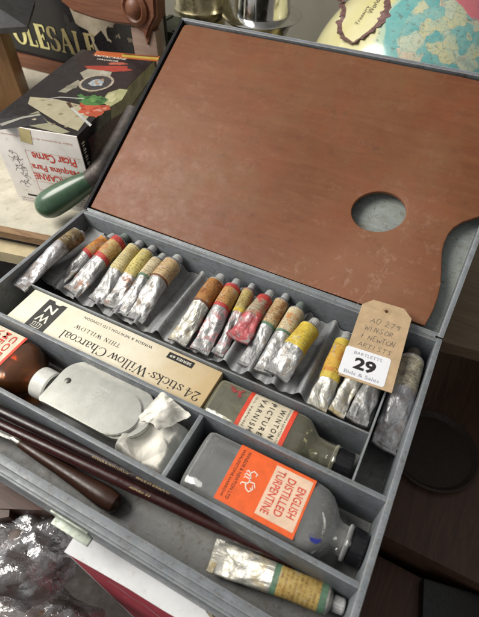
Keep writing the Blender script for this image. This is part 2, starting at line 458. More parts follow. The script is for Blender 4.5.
def paint_tube(label, cap_px, tail_px, r, lab, body='alu', capm='cap', zc=-1.15, zt=-2.45, l0=.55, l1=.98, bend=0., bands=(), crimp=True, wide=1.08, crush=.26, twist=0., seed=1, sh=1.0, ncap=True, group='paint tubes lying in the ridged tray'):
    c = at(*cap_px, zc); t = at(*tail_px, zt); r *= .90
    d = Vector((c.x - t.x, c.y - t.y, 0)); Lh = d.length
    rz = math.atan2(d.y, d.x) - math.pi / 2
    L = Lh - .85 * sh                               # tail to shoulder
    root = thing('paint_tube', label, 'paint tube', (t.x, t.y, zt - .12), (0, 0, rz), group)
    rise = (zc - zt) + .12 - r                      # how far the round end stands off the tray
    NS, NR = 60, 40
    def station(s, off=0.0, wr=1.0):
        y = L * s
        k = smooth((s - .02) * 1.35)
        a = r * (wide + (1 - wide) * smooth(s * 1.25)); bb = .14 + (r - .14) * k
        cz = bb + max(0, rise) * s
        bx = bend * math.sin(math.pi * (1 - s) * .75) if bend else 0
        tw = twist * (1 - s) ** 1.5
        ring = []
        for i in range(NR):
            an = 2 * math.pi * i / NR
            e = 1 - .22 * (1 - k)
            ca, sa = math.cos(an), math.sin(an)
            x = a * math.copysign(abs(ca) ** e, ca); z = bb * math.copysign(abs(sa) ** e, sa)
            P = Vector((x, y, z))
            amp = crush * (.06 + .94 * (1 - smooth((s - .30) * 2.0))) * min(1, .25 + s * 5)
            q = Vector((x * .55 + seed * 7.3, y * .30 + seed * 3.1, z * .55))
            f1 = (1 - 2 * abs(fbm(q * .9, 2))) * .6
            f2 = fbm(q * 2.6 + Vector((5, 1, 2)), 3) * .5
            f3 = (1 - abs(mn.noise(Vector((x * .9 + y * .55 + seed, y * .4 - x * .3, seed * 2.7))) * 2)) * .5
            dd = (f1 + f2 + f3 - .5) * amp * wr
            nrm = Vector((ca, 0, sa))
            P = P + nrm * dd * (.55 + .45 * abs(sa)) + nrm * off
            if tw:
                P = Vector((P.x * math.cos(tw) + P.z * math.sin(tw), P.y, -P.x * math.sin(tw) + P.z * math.cos(tw)))
            ring.append(Vector((P.x + bx, P.y, max(P.z + cz, .0 if s > .1 else -.02))))
        return ring
    rings = [station(i / NS) for i in range(NS + 1)]
    rings += [[Vector((p.x * q, L + h, (p.z - rise - r) * q + rise + r)) for p in rings[NS]] for q, h in ((.93, .07), (.62, .24), (.5, .28), (.46, .34), (.46, .5))]
    MB().loft(rings).build('tube_body', M[body], root, angle=60)
    if crimp:
        w = r * wide
        q = MB()
        a0 = rings[1]
        rr = []
        for sx in [i / 12 for i in range(13)]:
            x = -w * 1.02 + 2.04 * w * sx; zz = .14 + .05 * math.sin(x * 3 + seed)
            x += bend * math.sin(math.pi * .75) if bend else 0
            y0 = -.22 + .05 * math.sin(x * 2.2 + seed); y1 = .28 + .03 * math.sin(x * 5)
            rr.append([Vector((x, y0, zz - .10)), Vector((x, y1, zz - .08)), Vector((x, y1, zz + .12)), Vector((x, y0, zz + .11))])
        q.loft(rr)
        o = q.build('crimped_end', M[body], root, angle=30)
        if twist: o.matrix_local = Matrix.Rotation(twist, 4, 'Y')
    lb = MB().loft([station(l0 + (l1 - l0) * i / 22, .014) for i in range(23)], False, False).build('label', lab, root, angle=60)
    for (u0, u1, mt) in bands:
        MB().loft([station(u0 + (u1 - u0) * i / 4, .022) for i in range(5)], False, False).build('colour_band', mt, lb, angle=60)
    if ncap:
        co = Vector((0, L + .34, rise + r))
        k = r / .92 * .92
        MB().lathe([(.40 * k, 0), (.56 * k, .02), (.58 * k, .1), (.56 * k, .62 * sh), (.50 * k, .70 * sh), (.2 * k, .72 * sh)], 40, co, 'Y', knurl=(.05, .65 * sh, .955)).build('cap', M[capm], root, angle=25)
    return root

P = paper
red = plain('red band', (.44, .045, .04), .6, .4, 2, dirt=(.30, .20, .13)); orange = plain('orange band', (.55, .17, .03), .55, .3, 3)
yellow = plain('yellow band', (.56, .42, .06), .6, .4, 2, dirt=(.32, .20, .06)); green = plain('green band', (.09, .17, .11), .6, .4, 2, dirt=(.30, .28, .2)); brownb = plain('brown band', (.16, .06, .03), .55, .3, 3)
paint_tube('grimy grey tube with brown crusted neck and no cap, beside the left wall', (86, 233), (19, 286), .88, P('crusted label', (.30, .22, .10), stain=(.10, .07, .04), amount=1.2), 'aludirty', 'capdark', l0=.72, l1=.99, wide=1.2, crush=.16, seed=1, zt=-1.0, zc=-.75, ncap=False)
paint_tube('tube with orange label in the left row, first right of the grimy grey tube', (113, 237), (55, 284), .80, P('orange label', (.55, .25, .05), stain=(.30, .09, .02), amount=.8), 'alu', l0=.60, bands=[(.60, .66, red)], seed=2)
paint_tube('red and yellow labelled tube with rusty brown stain at its tail', (126, 237), (73, 291), .92, P('red yellow label', (.56, .40, .16), ink=(.35, .05, .03), stain=(.45, .08, .05), amount=.5), 'alurust', 'capgreen', l0=.56, bands=[(.56, .63, red), (.90, .985, red)], seed=3, wide=1.25)
paint_tube('tube with long pale yellow label, third from the left with a cap', (140, 244), (97, 300), .84, P('pale yellow label', (.60, .52, .26), stain=(.40, .26, .08)), 'alu', l0=.50, seed=4)
paint_tube('bright lemon labelled tube, fourth from the left with a cap', (153, 249), (110, 305), .84, P('lemon label', (.62, .53, .18), stain=(.42, .28, .07), amount=.35), 'alurust', l0=.50, seed=5)
paint_tube('narrow tube with cream label half hidden behind a fuller tube', (163, 257), (121, 312), .80, P('cream label', (.62, .54, .36), stain=(.40, .24, .08)), 'alu', l0=.60, bands=[(.60, .64, green)], seed=6)
paint_tube('full silver tube with stained tan label at left of the empty tray troughs', (178, 259), (134, 318), 1.02, P('tan label', (.58, .42, .22), stain=(.30, .13, .05), amount=.7), 'alu', l0=.62, bands=[(.62, .65, brownb)], wide=1.18, crush=.2, seed=7)
paint_tube('tube with dark orange brown label at right of the empty tray troughs', (221, 278), (178, 341), .92, P('rust brown label', (.40, .18, .05), stain=(.18, .06, .02), amount=.7), 'aluyellow', l0=.58, bands=[(.57, .60, brownb)], seed=8)
paint_tube('pink smudged silver tube with orange brown label and red band', (237, 283), (200, 350), .90, P('orange brown label', (.48, .27, .09), stain=(.35, .10, .04), amount=.5), 'alupink', l0=.60, bands=[(.60, .65, red), (.93, .985, red)], seed=9)
paint_tube('thin squeezed tube with olive label, curled beside the red smeared tube', (252, 287), (216, 352), .66, P('olive label', (.46, .36, .13), stain=(.20, .13, .04), amount=.6), 'alupink', l0=.62, bands=[(.60, .66, yellow)], wide=.9, bend=.30, seed=10, sh=.9)
paint_tube('flattened tube smeared with red paint and with a green label, lying across others', (270, 294), (238, 338), .80, P('green red label', (.34, .34, .22), stain=(.45, .05, .05), amount=1.0), 'alured', l0=.50, zc=-.95, zt=-1.55, bands=[(.88, .985, red)], wide=1.45, seed=11)
paint_tube('long tube with tan label and a rusty spot at its rolled tail', (286, 297), (246, 364), .76, P('tan orange label', (.55, .40, .21), stain=(.28, .12, .04), amount=.7), 'alu', l0=.56, bands=[(.55, .585, green)], wide=1.0, crush=.1, seed=12)
paint_tube('tube with cream and orange label under the bright yellow tube', (301, 306), (264, 371), .84, P('cream orange label', (.60, .52, .33), stain=(.48, .20, .06), amount=.6), 'alu', 'capgreen', l0=.56, bands=[(.55, .585, green)], seed=13)
paint_tube('silver tube with bright yellow label, right end of the middle group', (315, 323), (277, 374), .98, P('bright yellow label', (.68, .53, .07), ink=(.30, .16, .03), stain=(.50, .30, .04), amount=.35), 'alu', l0=.50, zc=-.75, zt=-1.7, wide=1.22, crush=.2, seed=14, bands=[(.90, .985, yellow)])
paint_tube('tube with yellow and orange label, partly under the left edge of the tag', (347, 336), (317, 406), .82, P('yellow orange label', (.62, .38, .06), stain=(.50, .16, .03), amount=.8), 'aluyellow', l0=.40, bands=[(.38, .46, yellow), (.88, .985, yellow)], zc=-1.5, seed=15)
paint_tube('slim silver tube tail showing just below the numbered sticker', (372, 345), (337, 412), .72, P('hidden cream label', (.6, .52, .3)), 'aluyellow', l0=.60, wide=1.0, zc=-1.6, seed=16)
paint_tube('crumpled silver tube below the tag beside the narrow partition', (389, 350), (357, 420), .82, P('plain cream label', (.6, .52, .3)), 'alu', l0=.62, wide=1.12, crush=.25, zc=-1.6, seed=17)
paint_tube('fat grey tube with rubbed cream label and brown cap in the right compartment', (414, 353), (383, 446), 1.05, P('rubbed cream label', (.50, .46, .33), ink=(.12, .11, .1), stain=(.13, .11, .09), amount=.9), 'aludirty', 'capdark', l0=.60, l1=.97, wide=1.12, crush=.25, zc=-.95, zt=-2.6, twist=.35, seed=18, bend=.12, group='paint tubes lying outside the tray')
paint_tube('tube with green banded amber label lying in the front compartment', (341, 606), (215, 556), .92, P('amber label', (.50, .36, .12), ink=(.14, .07, .02), stain=(.30, .16, .04), amount=.6, pitch=.3), 'aluyellow', 'cap', l0=.55, bands=[(.53, .58, green), (.93, .985, green)], zc=-3.0, zt=-3.6, wide=1.2, crush=.18, seed=19, group='paint tubes lying outside the tray')

# ------------------------------------------------------------------ charcoal box
CT = -1.15
cb = thing('charcoal_box', 'long cream cardboard box of willow charcoal with printed black lettering', 'charcoal box', (2.6, -13.7, FL + .04))
cbm = frame((0, 0, 0), (1, 0, 0), (0, 1, 0)); zt = CT - (FL + .04)
n = NT('cream card')
sx = n.n('ShaderNodeSeparateXYZ'); n.l(n.co0, sx.inputs[0])
f = n.ramp(n.noise(.5, 5, .65), [(.3, 0), (.7, 1)])
c = n.mix(f, (.70, .645, .50), (.82, .775, .64))
tan = n.n('ShaderNodeMapRange'); n.l(n.math('ADD', sx.outputs['X'], n.math('MULTIPLY', n.noise(.7, 3), 3)), tan.inputs[0]); tan.inputs[1].default_value = 12.5; tan.inputs[2].default_value = 20.5
c = n.mix(n.math('MULTIPLY', tan.outputs[0], .8), c, (.56, .39, .17))
d = n.ramp(n.noise(3, 6, .75), [(.62, 0), (.72, .4)])
c = n.mix(d, c, (.35, .26, .15))
n.set(color=c, rough=.65, spec=.25); n.bump(n.noise(6, 4), .12, .03); M['card'] = n.m
MB().box(0, 19.35, 0, 3.62, 0, zt, .06).build('carton', n.m, cb)
def cbt(body, x, y, w, h, **k): return text(body, k.pop('mat', M['ink']), cb, frame((x, y, zt + .012), (-1, 0, 0), (0, -1, 0)), w, h, **k)
def arc(cx, cy, rx, ry, a0, a1, n=16, T=.125, t=.045):
    o = []
    for k in range(n + 1):
        a = math.radians(a0 + (a1 - a0) * k / n); o.append((cx + rx * math.cos(a), cy + ry * math.sin(a), t + (T - t) * abs(math.cos(a)) ** 1.5))
    return o
def ln_(w, *p): return [(x, y, w) for x, y in p]
TK, TN = .125, .05
SF = {'l': (.36, [ln_(TK, (.18, 0), (.18, 1.05)), ln_(TN, (.02, .025), (.34, .025)), ln_(TN, (.04, 1.0), (.18, 1.03))]),
 'i': (.36, [ln_(TK, (.18, 0), (.18, .66)), ln_(TN, (.02, .025), (.34, .025)), ln_(TN, (.04, .62), (.18, .64)), ln_(.14, (.18, .85), (.18, .98))]),
 'o': (.62, [arc(.31, .33, .24, .33, 0, 360)]),
 'c': (.54, [arc(.30, .33, .24, .33, 50, 325), ln_(.12, (.45, .50), (.47, .58))]),
 's': (.48, [arc(.24, .49, .16, .15, 20, 180) , ln_(.11, (.09, .47), (.38, .20)), arc(.23, .17, .16, .15, -160, 10), ln_(TN, (.40, .48), (.40, .64)), ln_(TN, (.07, .20), (.07, .02))]),
 't': (.42, [ln_(TK, (.2, .85), (.2, .14)), arc(.32, .14, .12, .12, 180, 320, 8), ln_(TN, (.04, .63), (.40, .63))]),
 'k': (.66, [ln_(TK, (.16, 0), (.16, 1.05)), ln_(TN, (.0, .025), (.30, .025)), ln_(TN, (.02, 1.0), (.16, 1.03)), ln_(TN, (.16, .25), (.50, .62)), ln_(TK, (.28, .38), (.56, 0)), ln_(TN, (.38, .64), (.62, .64)), ln_(TN, (.44, .02), (.66, .02))]),
 'h': (.68, [ln_(TK, (.16, 0), (.16, 1.05)), ln_(TN, (.0, .025), (.30, .025)), ln_(TN, (.02, 1.0), (.16, 1.03)), arc(.34, .44, .18, .20, 170, 0, 10), ln_(TK, (.52, .45), (.52, 0)), ln_(TN, (.38, .025), (.66, .025))]),
 'a': (.58, [ln_(TK, (.42, .48), (.42, .06)), arc(.26, .50, .16, .15, 0, 165, 10), arc(.25, .19, .17, .19, 80, 320, 12), ln_(TN, (.28, .385), (.42, .40)), ln_(TN, (.42, .04), (.56, .06))]),
 'r': (.50, [ln_(TK, (.16, 0), (.16, .66)), ln_(TN, (.0, .025), (.32, .025)), ln_(TN, (.02, .62), (.16, .64)), arc(.34, .44, .18, .18, 160, 60, 8), ln_(.12, (.41, .60), (.45, .52))]),
 'w': (.92, [ln_(TK, (.08, .64), (.28, 0)), ln_(TN, (.28, 0), (.45, .60)), ln_(TK, (.42, .64), (.62, 0)), ln_(TN, (.62, 0), (.82, .64)), ln_(TN, (-.02, .64), (.22, .64)), ln_(TN, (.70, .64), (.94, .64)), ln_(TN, (.34, .64), (.52, .64))]),
 'W': (1.24, [ln_(.15, (.14, .98), (.42, 0)), ln_(TN, (.42, 0), (.66, .92)), ln_(.15, (.60, .98), (.86, 0)), ln_(TN, (.86, 0), (1.12, .98)), ln_(TN, (-.0, .98), (.32, .98)), ln_(TN, (.98, .98), (1.24, .98)), ln_(TN, (.50, .98), (.72, .98))]),
 'C': (.90, [arc(.46, .5, .38, .5, 45, 318, 20, .15), ln_(TN, (.76, .98), (.76, .68)), ln_(TN, (.76, .30), (.80, .18))]),
 '2': (.62, [arc(.28, .70, .21, .27, 175, -30, 14), ln_(.08, (.46, .57), (.08, .06)), ln_(.12, (.06, .06), (.54, .06)), ln_(TN, (.55, .06), (.55, .22)), ln_(.15, (.10, .64), (.10, .74))]),
 '4': (.66, [ln_(TK, (.44, 0), (.44, .98)), ln_(TN, (.44, .98), (.04, .30)), ln_(.06, (.04, .29), (.62, .29)), ln_(TN, (.30, .025), (.58, .025))]),
 '.': (.34, [ln_(.14, (.17, .35), (.17, .49))]), ' ': (.26, []),
 'T': (.72, [ln_(TK, (.36, 0), (.36, .96)), ln_(TN, (.04, .96), (.68, .96)), ln_(TN, (.05, .96), (.05, .74)), ln_(TN, (.67, .96), (.67, .74)), ln_(TN, (.2, .02), (.52, .02))]),
 'H': (.86, [ln_(TK, (.18, 0), (.18, .98)), ln_(TK, (.68, 0), (.68, .98)), ln_(TN, (.18, .5), (.68, .5))] + [ln_(TN, (x - .16, y), (x + .16, y)) for x in (.18, .68) for y in (.02, .96)]),
 'I': (.42, [ln_(TK, (.21, 0), (.21, .98)), ln_(TN, (.05, .02), (.37, .02)), ln_(TN, (.05, .96), (.37, .96))]),
 'N': (.90, [ln_(TN, (.18, 0), (.18, .96)), ln_(.15, (.18, .96), (.72, .02)), ln_(TN, (.72, 0), (.72, .98)), ln_(TN, (.04, .02), (.32, .02)), ln_(TN, (.58, .96), (.86, .96)), ln_(TN, (.02, .96), (.2, .96))]),
 'L': (.70, [ln_(TK, (.2, 0), (.2, .98)), ln_(TN, (.04, .96), (.36, .96)), ln_(TN, (.04, .02), (.64, .02)), ln_(TN, (.64, .02), (.64, .28))]),
 'O': (.94, [arc(.47, .5, .38, .5, 0, 360, 22, .15)])}
def serif(body, mat, parent, M_, w, h, name='lettering', track=0.0, weight=1.0):
    adv = sum(SF[ch][0] + track for ch in body); b = MB(); x = -adv / 2; sx = w / adv
    for ch in body:
        a, st_ = SF[ch]
        for k, s_ in enumerate(st_):
            pts = [Vector(((x + p[0]) * sx, (p[1] - .5) * h, k * .0035)) for p in s_]
            L = []
            for i in range(len(pts)):
                t = pts[min(i + 1, len(pts) - 1)] - pts[max(i - 1, 0)]; t.z = 0; t.normalize()
                nn_ = Vector((-t.y, t.x, 0)) * s_[i][2] * .5 * h * weight
                L.append((b.bm.verts.new(pts[i] + nn_), b.bm.verts.new(pts[i] - nn_)))
            for p, q in zip(L, L[1:]): b.bm.faces.new((p[0], p[1], q[1], q[0]))
        x += a + track
    return b.build(name, mat, parent, smooth=False, mtx=M_)
def cbs(body, x, y, w, h, track=0.0): return serif(body, M['ink'], cb, frame((x, y, zt + .012), (-1, 0, 0), (0, -1, 0)), w, h, track=track)
cbs('24 sticks.Willow Charcoal', 12.15, .80, 13.4, .82)
cbs('THIN WILLOW', 8.3, 1.95, 4.7, .38, .16)
cbt('WINSOR & NEWTON LTD LONDON', 9.6, 3.05, 7.0, .25, spacing=1.15)
lb = MB(); lb.poly([(2.0, .05, zt + .006), (4.05, .05, zt + .006), (4.05, 3.25, zt + .006), (3.6, 3.25, zt + .006), (3.35, 3.05, zt + .006), (2.9, 3.05, zt + .006), (2.65, 3.3, zt + .006), (2.0, 3.3, zt + .006)])
em = lb.build('emblem', plain('charcoal print', (.045, .043, .04), .6, .3), cb)
text('W', M['inkwhite'], em, frame((3.0, 1.32, zt + .014), (-1, 0, 0), (0, -1, 0)), 1.25, .82, bold=.02)
text('N', M['inkwhite'], em, frame((3.0, 2.35, zt + .014), (-1, 0, 0), (0, -1, 0)), 1.0, .82, bold=.02)
cr = MB()
for i in range(5):
    cr.ribbon([(2.55 + i * .22, .35, zt + .014), (2.6 + i * .22, .50 + .1 * (i % 2), zt + .014), (2.55 + i * .22, .68, zt + .014)], .06)
cr.ribbon([(2.5, .28, zt + .014), (3.0, .22, zt + .014), (3.5, .28, zt + .014)], .06); cr.ribbon([(2.5, .72, zt + .014), (3.0, .78, zt + .014), (3.5, .72, zt + .014)], .05)
cr.build('crest', M['inkwhite'], em)
sr = MB().poly([(14.6, 2.78, zt + .006), (17.0, 2.78, zt + .006), (17.0, 3.38, zt + .006), (14.6, 3.38, zt + .006)]).build('series_panel', M['ink'], cb)
text('SERIES 69', M['inkwhite'], sr, frame((15.8, 3.08, zt + .014), (-1, 0, 0), (0, -1, 0)), 1.95, .24, bold=.01)

# ------------------------------------------------------------------ bottles (lying, neck to the right)
def rrect(hw, hh, e, n=48):
    out = []
    for i in range(n):
        a = 2 * math.pi * i / n; ca, sa = math.cos(a), math.sin(a)
        out.append((hw * math.copysign(abs(ca) ** e, ca), hh * math.copysign(abs(sa) ** e, sa)))
    return out
def bottle(label, loc, hw, hh, prof, e, gm, grp=None):
    """prof: (x, width factor 0..1, roundness) along the axis; local x along the bottle, y across, z up from the underside"""
    root = thing('glass_bottle', label, 'bottle', loc)
    rings = []
    for x, w, h, ee in prof:
        rings.append([Vector((x, p, q + hh)) for p, q in rrect(w, h, ee)])
    go = MB().loft(rings).build('glass', gm, root, angle=70)
    inner = [[Vector((min(max(p.x, .32), prof[-1][0] + .02), p.y * .90, (p.z - hh) * .86 + hh)) for p in r_] for r_ in rings[3:]]
    MB().loft(inner).build('inner_wall', M['glassinner'], go, angle=70)
    bx, bw, bh, be = prof[4]
    loop = [Vector((.32, p * .93, q * .9 + hh)) for p, q in rrect(bw, bh, be)]; loop.append(loop[0]); loop.append(loop[1])
    MB().tube(loop, .07, 8, cap=False).build('base_rim', gm, go, angle=70)
    return root
# clear turpentine bottle
tb = bottle('empty clear flat bottle with bright orange turpentine label and black cap', (23.5, -16.9, FL + .04), 2.3, 1.75,
    [(0.35, 1.5, .9, .6), (.1, 1.95, 1.3, .5), (0.0, 2.05, 1.45, .45), (.12, 2.25, 1.65, .4), (.45, 2.32, 1.75, .38), (2, 2.32, 1.75, .38), (5, 2.32, 1.75, .38), (8.4, 2.32, 1.75, .38), (9.0, 2.25, 1.72, .42), (9.5, 2.02, 1.62, .5), (9.95, 1.6, 1.42, .7), (10.25, 1.2, 1.15, .95), (10.5, 1.02, 1.02, 1), (11.0, .98, .98, 1), (11.05, 1.15, 1.15, 1), (11.15, 1.2, 1.2, 1), (11.28, 1.15, 1.15, 1), (11.3, .9, .9, 1)], .4, M['glass'])
MB().lathe([(.8, 11.0), (1.02, 11.36), (1.16, 11.42), (1.18, 11.6), (1.14, 12.2), (1.02, 12.3), (.3, 12.32)], 48, (0, 0, 1.75), 'X', knurl=(11.5, 12.25, .97)).build('cap', M['black'], tb, angle=25)
def flat_label(root, x0, x1, y0, y1, z, mat, name='label', sag=.06, hw=2.32):
    b = MB(); rings = []
    for i in range(7):
        x = x0 + (x1 - x0) * i / 6
        rings.append([Vector((x, y0 + (y1 - y0) * j / 16, z - sag * abs((y0 + (y1 - y0) * j / 16) / hw) ** 4)) for j in range(17)])
    return b.loft(rings, closed=False).build(name, mat, root)
zb = 3.50 + .02
orange_l = plain('orange label paper', (.80, .125, .025), .55, .2, 1.2, bump=.15, dirt=(.62, .12, .05))
cream_l = plain('cream label paper', (.70, .62, .47), .6, .2, 1.5, dirt=(.55, .42, .26))
cream_p = plain('peach label panel', (.76, .55, .40), .6, .15, 1.5)
ol = flat_label(tb, 2.6, 8.1, 2.1, -1.95, zb, orange_l, sag=.03)
cp = flat_label(ol, 5.35, 7.95, 1.88, -1.60, zb + .008, cream_p, 'title_panel', sag=.03)
DWN = ((0, -1, 0), (1, 0, 0))
for body, x, w in (('ENGLISH', 7.45, 2.1), ('DISTILLED', 6.65, 2.6), ('TURPENTINE', 5.85, 3.0)):
    text(body, M['inkred'], cp, frame((x, .15, zb + .018), *DWN), w, .56, bold=.012)
text('WINSOR & NEWTON LTD', M['ink'], ol, frame((3.35, .1, zb + .016), *DWN), 3.5, .22)
text('WEALDSTONE HARROW', M['ink'], ol, frame((2.95, .1, zb + .016), *DWN), 3.5, .18)
gr = MB()
for pl in ([(0, 0), (.2, .15), (.5, .2), (.75, .05), (.95, .2), (1.05, .45), (.9, .6), (.8, .45)], [(.5, .2), (.45, .55), (.7, .75), (.6, .5), (.85, .65)], [(.2, .15), (.1, -.25), (.25, -.3)], [(.65, .1), (.7, -.25), (.85, -.28)], [(0, 0), (-.2, .2), (-.1, .5), (.05, .45)], [(0, 0), (-.1, -.2), (.0, -.3)], [(.35, .2), (.3, -.2), (.42, -.26)]):
    gr.ribbon([(4.0 + y * .95, .55 - x * 1.1, zb + .016) for x, y in pl], .075)
gr.build('emblem', M['inkwhite'], ol)
MB().poly([Vector((9.25 + .35 * math.cos(a) * (1 + .35 * math.sin(3 * a)), -1.25 + .30 * math.sin(a) * (1 + .3 * math.cos(2 * a)), 3.37 - .25 * math.cos(a) * .35)) for a in [i * .4 for i in range(15)]]).build('ink_stain', plain('blue ink', (.03, .04, .28), .5), tb)
# varnish bottle
vb = bottle('half full greenish glass varnish bottle with cream and red label and black cap', (21.95, -12.05, FL + .04), 1.85, 1.55,
    [(.3, 1.2, .8, .6), (.05, 1.6, 1.15, .5), (.0, 1.68, 1.25, .45), (.15, 1.8, 1.45, .45), (.5, 1.86, 1.55, .45), (4, 1.86, 1.55, .45), (7.1, 1.86, 1.55, .45), (7.6, 1.78, 1.5, .5), (8.1, 1.45, 1.3, .7), (8.5, 1.15, 1.1, .95), (9.2, 1.0, 1.0, 1), (9.9, 1.0, 1.0, 1), (9.95, 1.15, 1.15, 1), (10.15, 1.16, 1.16, 1), (10.2, .9, .9, 1)], .45, M['glassgreen'])
MB().lathe([(.8, 9.9), (1.0, 10.24), (1.08, 10.28), (1.1, 10.5), (1.08, 11.3), (1.0, 11.4), (.3, 11.42)], 48, (0, 0, 1.55), 'X', knurl=(10.4, 11.35, .97)).build('cap', M['black'], vb, angle=25)
def wrap_label(root, x0, x1, hw, hh, e, mat, name, off, a0, a1, parent=None):
    rings = []
    for i in range(9):
        x = x0 + (x1 - x0) * i / 8; ring = []
        for j in range(25):
            a = a0 + (a1 - a0) * j / 24; ca, sa = math.cos(a), math.sin(a)
            ring.append(Vector((x, (hw + off) * math.copysign(abs(ca) ** e, ca), hh + (hh + off) * math.copysign(abs(sa) ** e, sa))))
        rings.append(ring)
    return MB().loft(rings, closed=False).build(name, mat, parent or root)
vl = wrap_label(vb, 2.75, 6.55, 1.86, 1.55, .45, cream_l, 'label', .02, -.2, math.pi + .2)
redl = plain('red stripe print', (.70, .07, .035), .55, .2)
wrap_label(vb, 2.75, 3.07, 1.86, 1.55, .45, redl, 'stripe', .03, -.2, math.pi + .2, vl)
wrap_label(vb, 6.2, 6.55, 1.86, 1.55, .45, redl, 'stripe', .03, -.2, math.pi + .2, vl)
for body, x, w in (('WINTON', 5.55, 2.5), ('PICTURE', 4.72, 2.8), ('VARNISH', 3.95, 2.8)):
    text(body, M['ink'], vl, frame((x, -.05, 3.10 + .032), *DWN), w, .40, bold=.012, spacing=1.45)
text('OIL VARNISH', M['ink'], vl, frame((3.32, .0, 3.132), *DWN), 2.6, .14, spacing=1.2)
text('WINSOR & NEWTON LTD', M['ink'], vl, frame((6.0, .0, 3.132), *DWN), 2.9, .14, spacing=1.1)
MB().loft([[Vector((x, p * .93, q * .55 + .8)) for p, q in rrect(1.8, 1.2, .5)] for x in (.3, 4, 7.4)]).build('varnish', glass('yellowish varnish', (.92, .88, .68), (.46, .38, .18), .06, .3), vb)
rr = random.Random(12); b = MB()
for k in range(7):
    ox, oy, rx, ry = 1.6 + rr.uniform(-.5, .6), .95 + rr.uniform(-.25, .3), rr.uniform(.10, .32), rr.uniform(.06, .18)
    b.poly([Vector((ox + rx * math.cos(a * .5) * rr.uniform(.7, 1.3), oy + ry * math.sin(a * .5) * rr.uniform(.7, 1.3), 3.108 + k * .002)) for a in range(12)])
b.build('paint_smear', plain('red smear', (.34, .05, .05), .6, .5, 4, dirt=(.25, .14, .1)), vb)
# amber bottle
ab = bottle('brown glass bottle with cream and red label and white screw cap', (.9, -16.85, FL + .04), 2.3, 1.7,
    [(.3, 1.5, .9, .6), (.0, 2.05, 1.45, .45), (.12, 2.2, 1.6, .42), (.45, 2.3, 1.7, .4), (3, 2.3, 1.7, .4), (5.6, 2.3, 1.7, .4), (6.2, 2.25, 1.66, .45), (6.8, 2.0, 1.55, .55), (7.3, 1.5, 1.3, .8), (7.65, 1.2, 1.15, 1), (8.0, 1.05, 1.05, 1), (8.5, 1.05, 1.05, 1)], .4, M['glassamber'])
MB().lathe([(.8, 7.9), (1.2, 8.0), (1.28, 8.06), (1.30, 8.2), (1.28, 9.3), (1.2, 9.45), (.3, 9.48)], 48, (0, 0, 1.85), 'X', knurl=(8.3, 9.2, .965)).build('cap', plain('white cap', (.66, .66, .62), .4, .15, 2, dirt=(.4, .36, .28)), ab, angle=25)
al = flat_label(ab, .9, 5.3, 2.15, -2.0, 3.42, cream_l, sag=.05)
flat_label(al, 5.05, 5.3, 2.15, -2.0, 3.428, redl, 'stripe', sag=.05)
for body, x, w in (('COPAL', 4.35, 3.5), ('MEDIUM', 3.55, 3.6), ('VARNISH', 2.75, 3.6)):
    text(body, M['inkred'], al, frame((x, .1, 3.44), *DWN), w, .5, bold=.012)
MB().loft([[Vector((x, p * .92, q * .7 + 1.1)) for p, q in rrect(2.2, 1.4, .5)] for x in (.3, 3, 6.2)]).build('oil', glass('dark oil', (.80, .36, .10), (.20, .06, .015), .06, .2), ab)

# ------------------------------------------------------------------ aluminium dipper
dp = thing('paint_dipper', 'flat matt aluminium paint dipper with swivelling round ended lid and rivet', 'paint dipper', (10.75, -18.75, -1.5))
dm = NT('matt aluminium')
c = dm.mix(dm.ramp(dm.noise(.8, 5, .6), [(.3, 0), (.7, 1)]), (.40, .40, .36), (.52, .52, .475))
c = dm.mix(dm.ramp(dm.noise(3.5, 6, .75), [(.62, 0), (.72, .5)]), c, (.22, .20, .15))
dm.set(color=c, metal=.8, rough=.36); dm.bump(dm.noise(8, 4), .08, .03)
def plate(x0, x1, y0, y1, z0, z1, rl, rr, name, par, e=.8):
    pts = []
    def arc(cx, cy, rx, ry, a0, a1):
        for i in range(15):
            a = a0 + (a1 - a0) * i / 14; pts.append((cx + rx * math.cos(a), cy + ry * math.sin(a)))
    cy = (y0 + y1) / 2; h = (y1 - y0) / 2
    arc(x1 - rr, cy, rr, h, -math.pi / 2, math.pi / 2)
    arc(x0 + rl, y1 - rl, rl, rl, math.pi / 2, math.pi)
    pts.append((x0, y0 + .2)); pts.append((x0 + .2, y0))
    b = MB(); b.poly([(x, y, z0) for x, y in pts], z1 - z0)
    es = [e for e in b.bm.edges if abs(e.verts[0].co.z - e.verts[1].co.z) < 1e-6]
    bmesh.ops.bevel(b.bm, geom=es, offset=.06, segments=2, affect='EDGES')
    return b.build(name, dm.m, par)
plate(.1, 8.75, .15, 4.55, 0, .55, 1.7, 2.3, 'cup_base', dp)
sw = plate(.45, 8.0, .12, 3.75, .58, .78, 1.6, 1.9, 'swivel_lid', dp)
MB().lathe([(.24, .76), (.24, .83), (.15, .88), (.05, .89)], 20, (1.25, 2.35, 0)).build('rivet', plain('dark rivet', (.12, .12, .11), .4, metal=.6), dp)
em = plain('embossed letters', (.62, .62, .58), .4, metal=.4)
for body, x, w in (('WINSOR', 4.9, 1.2), ('& NEWTON', 4.55, 1.5), ('LONDON', 4.2, 1.2), ('ENGLAND', 3.85, 1.3)):
    text(body, em, sw, frame((4.1, 2.95 - (x - 3.85) * 1.0, .79), (-1, 0, 0), (0, -1, 0)), w, .24, bold=.01)
